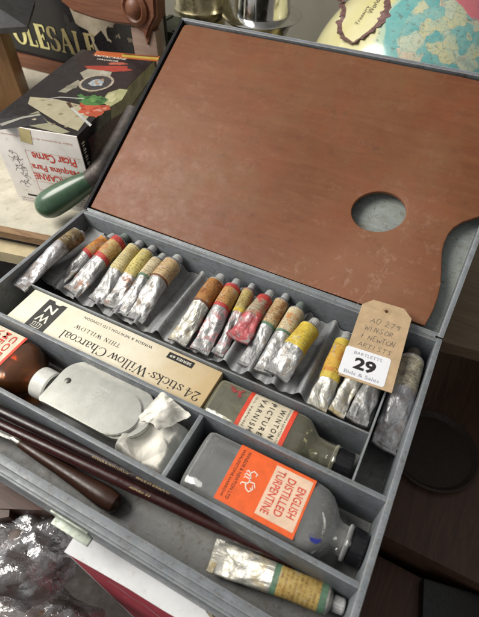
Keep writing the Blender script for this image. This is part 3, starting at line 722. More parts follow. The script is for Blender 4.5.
# ------------------------------------------------------------------ rag
n = NT('white tissue')
c = n.mix(n.ramp(n.noise(.9, 5, .65), [(.3, 0), (.7, 1)]), (.72, .70, .61), (.84, .82, .76))
c = n.mix(n.ramp(n.noise(2.2, 4, .6), [(.66, 0), (.74, .5)]), c, (.50, .42, .28))
n.set(color=c, rough=.85, spec=.1, sss=.0); n.bump(n.noise(5, 6, .7), .5, .09)
def tri(x): x = x % 1.0; return abs(2 * x - 1) * 2 - 1
rr = random.Random(21)
folds = [(rr.uniform(0, 2 * math.pi), rr.uniform(.22, .95), rr.random(), 1) for _ in range(9)]
def crumple(x, y):
    z = 0
    for a, fq, ph, _ in folds:
        w = fbm(Vector((x * .25, y * .25, ph * 9)), 2) * .5
        z += tri((x * math.cos(a) + y * math.sin(a)) * fq * .55 + ph + w) * .17 / fq ** .7
    return z
rg = MB(); G = 110; rows = []
for i in range(G):
    row = []
    for j in range(G):
        u, v = i / (G - 1), j / (G - 1)
        x = 17.6 + 4.9 * u; y = -19.2 + 4.75 * v
        e = crumple(x, y)
        lim = .55 * fbm(Vector((u * 2.5, v * 2.5, 3)), 3)
        edge = smooth(min((u) * 7, (1 - u + lim * .12) * 4.2, (v + .02) * 8, (1 - v + lim * .1) * 6, 1))
        z = -3.9 + edge * (3.15 - .8 * u + .50 * e + .35 * fbm(Vector((u * 2, v * 2, 8)), 2))
        row.append(Vector((x + .16 * e, max(-19.28, min(-14.47, y + .12 * crumple(y + 30, x))), max(z, FL + .06))))
    rows.append(row)
rg.loft(rows, closed=False)
ragr = thing('rag', 'crumpled white cloth rag stuffed beside the aluminium dipper', 'rag', (0, 0, 0))
rg.build('crumpled_cloth', n.m, ragr, angle=40)
fl = MB(); rows = []
A, B_, C_, D_ = at(138, 417, -.7), at(162, 392, .45), at(191, 415, -.2), at(160, 432, -1.1)
for i in range(24):
    u = i / 23; row = []
    for j in range(24):
        v = j / 23
        p = A.lerp(B_, u).lerp(D_.lerp(C_, u), v)
        p.z += .50 * crumple(p.x * 1.5 + 5, p.y * 1.5) * (.35 + .65 * math.sin(math.pi * v)); p.x += .12 * fbm(Vector((u * 4, v * 4, 1)), 2); p.y += .15 * fbm(Vector((u * 4, v * 4, 6)), 2)
        row.append(p)
    rows.append(row)
fl.loft(rows, closed=False).build('cloth_corner', n.m, ragr, angle=22)

# ------------------------------------------------------------------ brushes and knife
def lacquer(name, c0, rough=.18):
    n = NT(name); c = n.mix(n.ramp(n.noise(1.5, 5, .6, n.stretch((.2, 2, 2))), [(.3, 0), (.7, 1)]), tuple(x * .55 for x in c0), c0)
    c = n.mix(n.ramp(n.noise(4, 6, .8), [(.64, 0), (.72, .5)]), c, (.14, .10, .09))
    n.set(color=c, rough=n.ramp(n.noise(3, 3), [(.3, rough), (.7, rough + .2)]), spec=.5); return n.m
def brush(label, p0, p1, r, mat, prof, txt=None):
    p0, p1 = Vector(p0), Vector(p1); d = p1 - p0; L = d.length
    root = thing('paintbrush', label, 'paintbrush', p0, (0, 0, 0), None)
    root.matrix_world = frame(p0, d, Vector((0, 0, 1)).cross(d))
    path = [(L * t, 0, 0) for t, _ in prof]
    MB().lathe([(r * k, L * t) for t, k in prof], 24, (0, 0, 0), 'X').build('handle', mat, root)
    if txt:
        for body, x, w in txt:
            text(body, M['gold'], root, frame((x, -r * .35, r * .955), (1, 0, 0), (0, .94, -.30)), w, .23, bold=.01)
    return root
hp = [(0, .5), (.015, .7), (.2, .85), (.5, 1.0), (.75, 1.0), (.93, .9), (.985, .7), (1, .3)]
def bline(q0, q1, x0, x1):
    a, b_ = at(*q0), at(*q1); d = (b_ - a) / (b_.x - a.x)
    return a + d * (x0 - a.x), a + d * (x1 - a.x)
a, b_ = bline((40, 430, -1.8), (220, 516, -2.2), 1.0, 33.6)
brush('near black long paintbrush handle with gold lettering beside the divider', a, b_, .44, lacquer('near black lacquer', (.020, .008, .008)), hp,
    [('WINSOR & NEWTON LTD', 17.6, 3.0), ('MADE IN ENGLAND', 21.0, 2.6)])
a, b_ = bline((40, 443, -2.5), (220, 528, -2.9), 1.0, 33.2)
brush('dark maroon long paintbrush handle lying in front of the black one', a, b_, .42, lacquer('maroon lacquer', (.045, .014, .013)), hp,
    [('SERIES 33', 20.2, 1.6)])
k0 = at(20, 443, -3.0); k1 = at(119, 506, -3.5)
kn = thing('palette_knife', 'palette knife with brown wooden handle, steel ferrule and grey blade', 'palette knife')
kd = (k1 - k0); kn.matrix_world = frame(k0, kd, Vector((0, 0, 1)).cross(kd)); L = kd.length
MB().lathe([(.26, 0), (.33, .1), (.42, L * .2), (.47, L * .4), (.60, L * .65), (.74, L * .82), (.76, L * .9), (.66, L * .97), (.35, L)], 28, (0, 0, 0), 'X').build('handle', lacquer('worn brown wood', (.055, .024, .015), .25), kn)
MB().lathe([(.2, -.75), (.31, -.7), (.33, -.05), (.30, .08)], 24, (0, 0, 0), 'X').build('ferrule', plain('steel ferrule', (.6, .58, .5), .3, metal=.9), kn)
MB().poly([(-.7, -.18, 0), (-.7, .18, 0), (-3, .5, -.1), (-8, .75, -.3), (-11, .6, -.4), (-11.5, 0, -.42), (-11, -.6, -.4), (-8, -.75, -.3), (-3, -.5, -.1)], .06).build('blade', plain('dull steel blade', (.26, .26, .25), .35, metal=.85, dirt=(.1, .09, .08)), kn)

# ------------------------------------------------------------------ buff tag with its sticker
TGX, TGY = Vector((.9965, .075, .0)), Vector((-.075, .992, .115))
tg0 = at(338, 375, .35)
tg = thing('price_tag', 'buff card auction tag with handwriting and white number 29 sticker', 'tag')
tg.matrix_world = frame(tg0, TGX, TGY)
TW, TL = 3.95, 7.6
tagm = plain('buff card', (.50, .36, .215), .75, .18, 1.2, bump=.2)
bm = bmesh.new()
pts = [(0, 0), (TW, 0), (TW, TL - .75), (TW - .75, TL), (.75, TL), (0, TL - .75)]
ov = [bm.verts.new((x, y, 0)) for x, y in pts]; oe = [bm.edges.new((ov[i], ov[(i + 1) % 6])) for i in range(6)]
hv = [bm.verts.new((TW / 2 + .17 * math.cos(i * math.pi / 8), TL - .75 + .17 * math.sin(i * math.pi / 8), 0)) for i in range(16)]
he = [bm.edges.new((hv[i], hv[(i + 1) % 16])) for i in range(16)]
bmesh.ops.triangle_fill(bm, edges=oe + he, use_beauty=True)
r = bmesh.ops.extrude_face_region(bm, geom=list(bm.faces))
for v in r['geom']:
    if isinstance(v, bmesh.types.BMVert): v.co.z += .05
mb = MB(); mb.bm.free(); mb.bm = bm; mb.build('card', tagm, tg, smooth=False)
b = MB()
b.loft([[Vector((TW / 2 + rr * math.cos(i * math.pi / 12), TL - .75 + rr * math.sin(i * math.pi / 12), zz)) for i in range(24)] for rr, zz in ((.16, .056), (.36, .058))], False, False)
b.build('eyelet', plain('eyelet card', (.44, .31, .18), .7), tg)
HW = {'A': [[(0, 0), (.45, 1), (.85, 0)], [(.15, .4), (.75, .42)]], 'O': [[(.4, 1), (.05, .7), (.1, .15), (.5, 0), (.85, .4), (.75, .85), (.4, 1)]], '2': [[(.05, .8), (.35, 1), (.7, .75), (.1, .05), (.8, .05)]],
 '7': [[(.05, .95), (.8, 1), (.3, 0)]], '9': [[(.75, .8), (.4, 1), (.1, .7), (.4, .5), (.75, .8), (.6, 0)]], 'W': [[(0, 1), (.2, 0), (.45, .7), (.7, 0), (.95, 1)]], 'I': [[(.3, 1), (.3, 0)]], 'N': [[(.05, 0), (.1, 1), (.7, 0), (.75, 1)]],
 'S': [[(.75, .85), (.4, 1), (.15, .75), (.65, .35), (.5, .02), (.05, .15)]], 'R': [[(.1, 0), (.12, 1), (.65, .85), (.55, .55), (.15, .5), (.8, 0)]], '&': [[(.5, 1), (.5, 0)], [(.2, .5), (.8, .5)]], 'E': [[(.7, 1), (.15, .95), (.1, .05), (.7, 0)], [(.12, .5), (.55, .52)]], 'T': [[(0, 1), (.85, 1)], [(.42, 1), (.38, 0)]],
 'w': [[(0, .65), (.2, 0), (.45, .5), (.65, 0), (.9, .65)]], 'i': [[(.3, .6), (.3, 0)]]}
hb = MB(); rnd = random.Random(3)
def write(sx, sy, s, h, slope):
    x = sx
    for ch in s:
        if ch == ' ': x += .28; continue
        hs = rnd.uniform(.72, 1.1)
        for pl in HW[ch]:
            fine = []
            for (a, b_), (c_, d_) in zip(pl, pl[1:]):
                for k in range(5): fine.append((a + (c_ - a) * k / 5, b_ + (d_ - b_) * k / 5))
            fine.append(pl[-1])
            hb.ribbon([(x + a * h * .72 + b_ * .06 + rnd.uniform(-.016, .016), sy + (x - sx) * slope + b_ * h * hs + rnd.uniform(-.014, .014), .058) for a, b_ in fine], .040)
        x += h * .72 + rnd.uniform(-.02, .03)
write(1.0, 5.35, 'AO 279', .56, .01)
write(.75, 4.55, 'WINSOR', .52, -.0)
write(.55, 3.72, '& NEWTON', .50, .0)
write(.65, 2.95, 'ARTISTS', .50, .0)
hb.build('handwriting', plain('pencil', (.15, .12, .10), .6, bump=0), tg)
b = MB(); sp = []
SW, SH, r0 = 3.42, 2.50, .22
for cx, cy, a0 in ((SW - r0, r0, -90), (SW - r0, SH - r0, 0), (r0, SH - r0, 90), (r0, r0, 180)):
    for k in range(6):
        a = math.radians(a0 + k * 18); sp.append((cx + r0 * math.cos(a) - .10, cy + r0 * math.sin(a) + .18, .062))
b.poly(sp, .012)
st = b.build('sticker', plain('white sticker', (.80, .81, .84), .4, .05, 1, bump=0), tg, smooth=False)
sk = .0755
text('29', M['ink'], st, frame((1.62, 1.42, .08), (1, 0, 0), (0, 1, 0)), 1.62, 1.05, bold=.04)
stb = plain('blue grey print', (.25, .27, .34), .5, bump=0)
text("BARTLETTS", stb, st, frame((1.65, 2.28, .08), (1, 0, 0), (0, 1, 0)), 2.1, .27)
text('Bids & Sales', stb, st, frame((1.6, .52, .08), (1, 0, 0), (0, 1, 0)), 2.6, .30)
MB().tube([(TW / 2, TL - .75, .08), (TW / 2 - .3, TL + .3, .9), (TW / 2 - .7, TL + 2.2, 2.2), (TW / 2 - .9, TL + 3.0, 2.5)], .035, 6).build('string', plain('pale string', (.42, .26, .19), .8), tg) if False else None

# ------------------------------------------------------------------ setting
SH = -5.05
sd = Vector((1, .205, 0)).normalized()
def sh(x, off=0): return -2.1 + (x + 12.1) * .205 + off
cream = plain('cream painted board', (.52, .49, .40), .55, .2, .5, dirt=(.30, .25, .17))
b = MB(); b.poly([(-90, sh(-90), SH - 1.3), (5, sh(5), SH - 1.3), (5, 45, SH - 1.3), (-90, 60, SH - 1.3)], 1.3)
shelf = tag(b.build('shelf_top', cream, smooth=False), 'cream painted shelf top', 'shelf', kind='structure')
def wood(name, c0, c1, rough=.45, ax=(.15, 2, 2)):
    n = NT(name); c = n.mix(n.ramp(n.noise(1, 6, .65, n.stretch(ax), 1), [(.3, 0), (.7, 1)]), c0, c1)
    c = n.mix(n.ramp(n.noise(2.5, 6, .75), [(.6, 0), (.72, .5)]), c, tuple(x * .4 for x in c0))
    n.set(color=c, rough=rough, spec=.4); n.bump(n.noise(4, 5, .6, n.stretch(ax)), .15, .04); return n.m
w1 = wood('brown shelf edge', (.16, .09, .045), (.30, .19, .10))
b = MB(); e0, e1 = Vector((-90, sh(-90), 0)), Vector((5, sh(5), 0)); nn = Vector((.2, -1, 0)).normalized()
b.poly([e0 + Vector((0, 0, SH - .95)), e1 + Vector((0, 0, SH - .95)), e1 + nn * .9 + Vector((0, 0, SH - .95)), e0 + nn * .9 + Vector((0, 0, SH - .95))], .92)
tag(b.build('shelf_edge', w1, smooth=False), 'brown wooden shelf edge', 'shelf', kind='structure')
b = MB(); b.poly([e0 + nn * .3 + Vector((0, 0, SH - 3.6)), e1 + nn * .3 + Vector((0, 0, SH - 3.6)), e1 + nn * 2.2 + Vector((0, 0, SH - 3.6)), e0 + nn * 2.2 + Vector((0, 0, SH - 3.6))], 1.6)
tag(b.build('shelf_rail', plain('pale cream rail', (.50, .42, .26), .6, .2, .6), smooth=False), 'pale rail below the shelf', 'shelf', kind='structure')
tag(MB().box(-120, 140, -110, 130, -46, -45).build('floor', plain('dark floor', (.035, .026, .022), .7, .3, .2), smooth=False), 'dark floor', 'floor', kind='structure')
tag(MB().box(-150, 150, 95, 96, -45, 120).build('back_wall', plain('beige wall', (.27, .255, .20), .8, .2, .05), smooth=False), 'beige wall behind the clutter', 'wall', kind='structure')

# ------------------------------------------------------------------ mincer carton
mx0, mx1, my0, mh = 0, 10.9, 0, 10.0
mo = at(20, 200, SH); ma = math.atan2(2.0, 10.3)
mc = thing('mincer_carton', 'white and black printed kitchen mincer carton standing upside down on the shelf', 'carton', mo, (0, 0, math.radians(11.0)))
MW, MDp = 10.7, 20.5
MB().box(0, MW, 0, MDp, 0, mh, .08).build('carton', plain('white carton board', (.80, .76, .72), .5, .12, .4, dirt=(.50, .45, .36)), mc)
blk = plain('glossy black print', (.022, .018, .020), .22, .3, .6, bump=.03)
MB().box(.05, MW + .012, .12, MDp - .05, mh - .01, mh + .012).build('top_print', blk, mc)
MB().box(MW - .01, MW + .014, .10, MDp - .05, .3, mh - .02).build('side_print', blk, mc)
mi = Matrix.Rotation(-math.radians(11.0), 4, 'Z')
def mt(px, py, z):
    p = at(px, py, SH + mh) - mo; p = mi @ p; return Vector((p.x, p.y, mh + z))
def pic(pts, z, col, name='printed_picture', rough=.3, jag=0):
    q = [mt(x, y, z) for x, y in pts]
    if jag:
        q2 = []
        for a, b_ in zip(q, q[1:] + q[:1]):
            for k in range(6): 
                p = a.lerp(b_, k / 6); s = jag * fbm(p * 1.7, 3); q2.append(p + Vector((s, s * .7, 0)))
        q = q2
    return MB().poly(q).build(name, plain('print', tuple(x * .72 for x in col), rough, .22, .4, bump=0), mc)
pic([(0, 119), (40, 113), (48, 123), (0, 130)], .018, (.05, .045, .05))
pic([(14, 122), (20, 118), (38, 111), (47, 121), (70, 132), (62, 134), (30, 126)], .016, (.40, .38, .26))
pic([(30, 97), (55, 99), (84, 106), (92, 112), (78, 131), (60, 124), (28, 104)], .020, (.52, .47, .32))
pic([(81, 103), (107, 106), (108, 110), (96, 118), (80, 113)], .026, (.62, .12, .06), jag=.5)
pic([(78, 96), (98, 97), (108, 103), (96, 106), (80, 102)], .028, (.09, .25, .07), jag=.7)
pic([(101, 102), (108, 93), (120, 89), (128, 90), (122, 100), (110, 107)], .024, (.50, .50, .26))
pic([(84, 66), (128, 66), (131, 71), (112, 72), (90, 70)], .020, (.48, .07, .05), jag=.4)
pic([(80, 73), (88, 69), (112, 72), (110, 77), (84, 79)], .022, (.46, .44, .34))
pic([(58, 92), (78, 80), (82, 83), (66, 93)], .022, (.36, .34, .26))
pl = mt(96.5, 83, .03); pb_ = MB()
for rr, zz, nm, cc in ((2.05, .03, 'plate_picture', (.42, .36, .28)), (1.75, .036, 'plate_picture', (.05, .05, .055)), (.85, .042, 'plate_picture', (.36, .42, .46))):
    MB().poly([(pl.x + rr * math.cos(a * .2618), pl.y + rr * 1.1 * math.sin(a * .2618), mh + zz) for a in range(24)]).build(nm, plain('plate print', cc, .3, .5, 2, bump=0), mc)
pic([(97, 51), (160, 56.5), (157, 61.5), (93, 55.5)], .02, (.65, .16, .05))
pic([(122, 54.5), (159, 58), (158, 60), (122, 57)], .026, (.66, .50, .10))
text('TRITACARNE', M['inkwhite'], mc, frame(mt(110, 57.5, .03), (1, .0, 0), (0, 1, 0)), 4.6, .5)
rr = random.Random(8)
def blob(px, py, rx, ry, z, col, n=14, jag=.35):
    pic([(px + rx * math.cos(a * 2 * math.pi / n) * (1 + rr.uniform(-jag, jag)), py + ry * math.sin(a * 2 * math.pi / n) * (1 + rr.uniform(-jag, jag))) for a in range(n)], z, col)
for k in range(16):           # parsley, meat marbling, food on the plate
    blob(rr.uniform(80, 108), rr.uniform(96, 104), 2.6, 1.6, .032 + k * .0006, rr.choice([(.10, .26, .08), (.16, .34, .10), (.05, .14, .05)]))
for k in range(10):
    blob(rr.uniform(82, 105), rr.uniform(106, 114), 2.4, 1.2, .044 + k * .0006, rr.choice([(.70, .30, .22), (.50, .07, .04), (.72, .20, .12)]))
for k in range(8):
    blob(rr.uniform(90, 103), rr.uniform(79.5, 86), 1.9, 1.0, .050 + k * .0006, rr.choice([(.6, .6, .58), (.25, .30, .38), (.45, .5, .55), (.5, .3, .2)]))
for k in range(14):
    blob(rr.uniform(34, 82), rr.uniform(99, 128), 2.2, .8, .026 + k * .0006, rr.choice([(.58, .52, .36), (.40, .34, .22), (.62, .58, .44), (.30, .24, .15)]), jag=.5)
pic([(70, 108), (72, 107.4), (92, 125), (90, 127)], .040, (.62, .62, .60)); pic([(66, 103), (70, 102.5), (73, 107.5), (70, 108.5)], .041, (.10, .05, .03))
pic([(40, 100), (60, 97), (84, 98.5), (84, 99.3), (60, 98)], .040, (.55, .55, .52))
pic([(0, 124), (22, 117), (40, 114), (41, 115.5), (22, 119), (2, 126.5)], .040, (.45, .44, .38))
blob(92, 91, 7, 1.6, .024, (.20, .16, .10)); blob(118, 64, 9, 1.3, .030, (.60, .16, .10)); blob(104, 73, 5, 2.0, .031, (.58, .56, .48)); blob(112, 98, 5, 4, .046, (.62, .60, .34)); blob(71, 87, 6, 2, .030, (.28, .26, .2))
text('HACHOIR', M['inkwhite'], mc, frame(mt(108, 60.4, .03), (1, .0, 0), (0, 1, 0)), 3.0, .4)
rowt = MB()
for k in range(26):
    a = mt(123 + k * 1.35, 55.0 + k * .10, .034); rowt.poly([a + Vector((0, 0, 0)), a + Vector((.10, 0, 0)), a + Vector((.10, .35, 0)), a + Vector((0, .35, 0))])
rowt.build('small_print', M['ink'], mc, smooth=False)
# side pictures: white small print up the near edge, a maroon photograph, a pale strip, grey machine parts
def sidep(pts, off, col, name='side_picture', rough=.35):
    MB().poly([(MW + off, y, z) for y, z in pts]).build(name, plain('side print', col, rough, .5, .6, bump=0), mc)
sidep([(1.6, 1.2), (9.5, 2.0), (9.0, 8.2), (1.8, 8.8)], .018, (.10, .04, .045))
sidep([(1.5, 3.6), (20, 6.4), (20, 6.8), (1.5, 4.0)], .022, (.46, .42, .34))
sidep([(3, 1.5), (18, 4.6), (17, 6.0), (4, 3.2)], .020, (.10, .095, .09))
sidep([(7.0, 8.4), (11.5, 7.6), (20, 8.6), (20, 9.96), (7.5, 9.96)], .024, (.40, .38, .24))
sidep([(12, 6.9), (19.5, 7.4), (19.5, 8.4), (12.5, 7.6)], .026, (.24, .17, .12))
sidep([(5.2 + .7 * math.cos(a * .5), 4.9 + .7 * math.sin(a * .5)) for a in range(12)], .028, (.36, .34, .32))
sp2 = MB()
for k in range(30):
    h_ = .07 + .06 * (k % 3); z_ = 1.0 + k * .27
    sp2.poly([(MW + .02, .5, z_), (MW + .02, .85 + .2 * ((k * 7) % 3) / 2, z_), (MW + .02, .85 + .2 * ((k * 7) % 3) / 2, z_ + h_), (MW + .02, .5, z_ + h_)])
sp2.build('small_print', M['inkwhite'], mc, smooth=False)
def face(body, x, z, w, h, mat=None, **k):
    return text(body, mat or M['inkred'], mc, frame((x, -.02, z), (-1, 0, 0), (0, 0, -1)), w, h, **k)
face('Picar Carne', 7.0, 6.75, 5.4, 1.05, bold=.02)
face('Maquina Para', 6.75, 5.45, 6.0, 1.05, bold=.02)
face('TRITACARNE', 6.8, 4.15, 6.4, .85, bold=.02)
face('HACHOIR', 8.1, 2.9, 4.6, .85, bold=.02)
pk = plain('faint red print', (.60, .30, .22), .5, bump=0)
face('Super Economico de Clase No Economico', 5.4, 9.0, 9.0, .28, pk)
rr = random.Random(4); tp_ = MB()
for (x0_, x1_, z0_, nrow) in ((3.8, 10.2, 1.75, 4), (.5, 3.0, .55, 2)):
    for r_ in range(nrow):
        x = x0_
        while x < x1_:
            w = rr.uniform(.08, .35); z_ = z0_ - r_ * .32
            tp_.poly([(x, -.014, z_), (min(x + w, x1_), -.014, z_), (min(x + w, x1_), -.014, z_ + .13), (x, -.014, z_ + .13)]); x += w + .1
tp_.build('small_print', plain('grey print', (.30, .26, .26), .6, bump=0), mc, smooth=False)
ln = MB()
for z in (7.35, 4.65, 3.45, 2.3): ln.ribbon([(3.6, -.015, z), (10.4, -.015, z)], .04, (0, 1, 0))
ln.ribbon([(3.6, -.015, 2.0), (3.6, -.015, 7.5)], .04, (0, 1, 0))
ln.build('ruled_lines', pk, mc, smooth=False)
dr = MB(); rr = random.Random(5)
for k in range(26):
    cx, cz = 2.0 + rr.uniform(-.55, .6), 2.6 + k * .17
    w = .15 + .35 * rr.random()
    dr.ribbon([(cx + w * math.cos(a * .7 + k), -.016, cz + w * .7 * math.sin(a * .7 + k)) for a in range(rr.randint(4, 8))], .06, (0, 1, 0))
dr.build('line_drawing', plain('grey drawing ink', (.16, .15, .15), .6, bump=0), mc, smooth=False)
MB().box(1.6, 2.9, -.02, -.008, 1.05, 1.3).build('print_mark', M['ink'], mc)
MB().poly([(3.5, -.03, 8.4), (4.9, -.03, 8.2), (5.2, -.03, 9.9), (3.9, -.03, 10.05)]).build('sticky_tape', plain('old tape', (.62, .52, .26), .35, .2), mc)

# ------------------------------------------------------------------ green handle with its metal shank
h0 = at(50, 204, -2.4); h1 = at(90, 180, .0)
gh = thing('crank_handle', 'turned green wooden handle on a thick grey metal shank beside the carton', 'handle')
gd = h1 - h0; gh.matrix_world = frame(h0, gd, Vector((0, 0, 1)).cross(gd)); L = gd.length
n = NT('green paint')
c = n.mix(n.ramp(n.noise(.8, 5, .65), [(.3, 0), (.7, 1)]), (.026, .066, .032), (.055, .115, .062))
c = n.mix(n.ramp(n.noise(3, 6, .8), [(.62, 0), (.7, .6)]), c, (.22, .24, .18))
n.set(color=c, rough=.3, spec=.5, coat=.3); n.bump(n.noise(2, 4), .1, .04)
MB().lathe([(.1, -1.62), (.7, -1.5), (1.2, -1.1), (1.5, -.5), (1.6, .2), (1.58, L * .3), (1.42, L * .6), (1.18, L * .88), (1.02, L), (.6, L + .02)], 40, (0, 0, 0), 'X').build('grip', n.m, gh)
ms = plain('grey cast metal', (.075, .062, .055), .5, .5, .9, metal=.35, dirt=(.03, .022, .018), bump=.4)
inv = gh.matrix_world.inverted()
pth = [h1 - gd.normalized() * .3, h1 + gd.normalized() * 1.2] + [at(x, y, z) for x, y, z in ((108, 160, 1.4), (122, 138, 2.6), (136, 112, 4.2))]
MB().tube([(inv @ (p * U)) / U for p in pth], [1.0, 1.25, 1.2, 1.15, 1.1], 24).build('shank', ms, gh)

# ------------------------------------------------------------------ behind: grinder box, dark hood, sign, pots, globe
g0 = at(26.5, 110, SH)
wb = thing('wooden_box', 'upright orange brown wooden box at the left edge behind the carton', 'wooden box', (g0.x, g0.y, SH), (0, 0, math.radians(38)))
MB().box(-14, 0, 0, 6, 0, 11.5, .15).build('box_body', wood('honey wood', (.15, .075, .030), (.26, .14, .06), ax=(1, 1, .2)), wb)
MB().lathe([(.3, 0), (.3, .25), (.1, .3)], 16, (-2.2, -.27, 8.0), 'Y').build('nail_head', M['capdark'], wb)
hd = thing('tin_hood', 'dark grey sloping tin hood on top of the wooden box', 'tin', (g0.x, g0.y, SH + 11.55), (0, 0, math.radians(38)))
b = MB(); b.loft([[Vector((-16, -2.5, 0)), Vector((4.2, -2.5, 0)), Vector((4.2, 8, 0)), Vector((-16, 8, 0))], [Vector((-16, -2.6, .7)), Vector((4.4, -2.6, .7)), Vector((4.4, 8, .7)), Vector((-16, 8, .7))], [Vector((-12, 1, 5.5)), Vector((-3.5, 1, 5.5)), Vector((-3.5, 6, 5.5)), Vector((-12, 6, 5.5))]])
b.build('hood', plain('dark tin', (.06, .06, .062), .45, .3, .8, metal=.4), hd, angle=20)

SY = 32.0
s0 = aty(20, 70, SY)
sg = thing('shop_sign', 'black glass shop sign with gold capital letters in a brown wooden frame', 'sign', (0, SY, SH))
def sp(px, py, dy=0):
    p = aty(px, py, SY + dy); return Vector((p.x, dy, p.z - SH))
lo = sp(97, 57); a_ = sp(0, 22)
MB().box(-62, -10.5, .3, .9, 1.0, 17, .05).build('panel', M['black'], sg)
frm = wood('red brown frame', (.10, .035, .018), (.20, .08, .04))
MB().box(-62, -9.5, -.35, 1.2, .0, 2.2, .2).build('bottom_rail', frm, sg)
yq = .20
w_ = sp(97, 40).x - sp(18, 40).x
SFW = 1.35
SF['E'] = (.80, [ln_(.16, (.2, 0), (.2, .98)), ln_(.06, (.04, .96), (.68, .96)), ln_(.06, (.04, .02), (.70, .02)), ln_(.06, (.2, .5), (.52, .5)), ln_(.05, (.68, .96), (.68, .72)), ln_(.05, (.71, .02), (.71, .30)), ln_(.05, (.52, .38), (.52, .62))])
SF['S'] = (.74, [arc(.36, .73, .25, .24, 25, 260, 16, .14), arc(.36, .26, .26, .25, 80, -160, 16, .15), ln_(.05, (.60, .98), (.60, .70)), ln_(.05, (.10, .30), (.10, .0))])
SF['A'] = (.92, [ln_(.055, (.10, 0), (.44, 1.0)), ln_(.15, (.42, 1.0), (.76, 0)), ln_(.05, (.2, .34), (.66, .34)), ln_(.05, (-.02, .02), (.24, .02)), ln_(.05, (.60, .02), (.92, .02))])
gilt = plain('gilt letters', (.80, .74, .34), .35, .35, .5, metal=.3, bump=0); dull = plain('less lit gilt letters', (.34, .28, .13), .45, .5, .4, bump=0)  # second gilt is darker, painting the right letters as less lit
zl = (sp(23, 39).z + sp(92, 51).z) / 2 + .75
xa, xb = sp(14, 38).x, sp(98, 51).x; kk = (xb - xa) / 6.02
serif('WH', gilt, sg, frame((xa - kk * 1.75, yq, zl - .15), (1, 0, .02), (0, 0, 1)), kk * 2.2, 3.6, track=.06, weight=1.55)
serif('OLE', gilt, sg, frame((xa + kk * (2.62 / 2), yq, zl - .1), (1, 0, .02), (0, 0, 1)), kk * 2.62, 3.6, track=.06, weight=1.55)
serif('SALE', dull, sg, frame((xb - kk * 1.70, yq, zl + .1), (1, 0, .02), (0, 0, 1)), kk * 3.4, 3.6, track=.06, weight=1.45)
# worn pale patch on the right of the glass with black flakes
x0, x1 = sp(64, 20).x, -10.6
z0, z1 = 2.3, 16.8
MB().poly([(sp(97, 45).x, .285, z0), (x1, .285, z0), (x1, .285, z1), (x0, .285, z1), (x0 + 2, .285, 8.8), (sp(97, 45).x - 1.5, .285, 8.3)]).build('worn_patch', plain('worn backing', (.30, .255, .19), .5, .3, .4), sg, smooth=False)
fk = MB(); rr = random.Random(11)
for k in range(34):
    cx = rr.uniform(x0, -15); cz = rr.uniform(2.6, 10.5); s = rr.uniform(.35, 1.5)
    fk.poly([(cx + s * (1 + .5 * rr.random()) * math.cos(i * .6283) * .8, .270, cz + s * (.7 + .9 * rr.random()) * math.sin(i * .6283)) for i in range(10)])
    for v in fk.bm.faces[-1:] if False else []: pass
fkm = fk
for i, f in enumerate(list(fk.bm.faces)):
    for v in f.verts: v.co.y -= i * .0015
fk.build('black_flakes', M['black'], sg, smooth=False)
# carved bracket
cbk = thing('carved_bracket', 'carved brown wooden scroll bracket with round boss above the sign', 'bracket', (0, 27, 0))
def bp(px, py): p = aty(px, py, 27); return Vector((p.x, 0, p.z))
b = MB(); b.poly([bp(*q) for q in ((55, -30), (60, 2), (72, 12), (92, 19), (112, 24), (130, 26), (142, 33), (146, 46), (150, 30), (156, 18), (155, -2), (160, -30))], 2.5, (0, 1, 0))
es = [e for e in b.bm.edges if abs(e.verts[0].co.y - e.verts[1].co.y) < 1e-6]
bmesh.ops.bevel(b.bm, geom=es, offset=.35, segments=3, affect='EDGES')
b.build('scroll', frm, cbk)
p = bp(135, 8)
MB().lathe([(2.0, 0), (2.0, -.4), (1.5, -.7), (1.2, -.5), (.9, -.9), (.2, -1.1)], 32, (p.x, .1, p.z), 'Y').build('boss', frm, cbk)
MB().box(bp(150, 60).x - 3, bp(150, 60).x + 1.0, .6, 2.0, SH, bp(146, 40).z + 1, .2).build('post', wood('pale post', (.20, .13, .10), (.28, .2, .16)), cbk)
# dark stacked rails between bracket and pot
rl = thing('slatted_crate', 'dark green slatted crate behind the top left lid corner', 'crate', (0, 34, SH))
x0 = aty(150, 40, 34).x; x1 = aty(176, 40, 34).x; ht = aty(160, 27, 34).z - SH
gm = plain('dark green slats', (.045, .055, .035), .5, .3)
for k in range(4):
    MB().box(x0, x1, 0, 6, .4 + k * ht / 4, .1 + (k + .8) * ht / 4, .2).build('slat', gm, rl)
for q in (x0 + .4, x1 - .4):
    MB().box(q - .35, q + .35, .3, 5.7, 0, ht - .2, .1).build('upright', gm, rl)
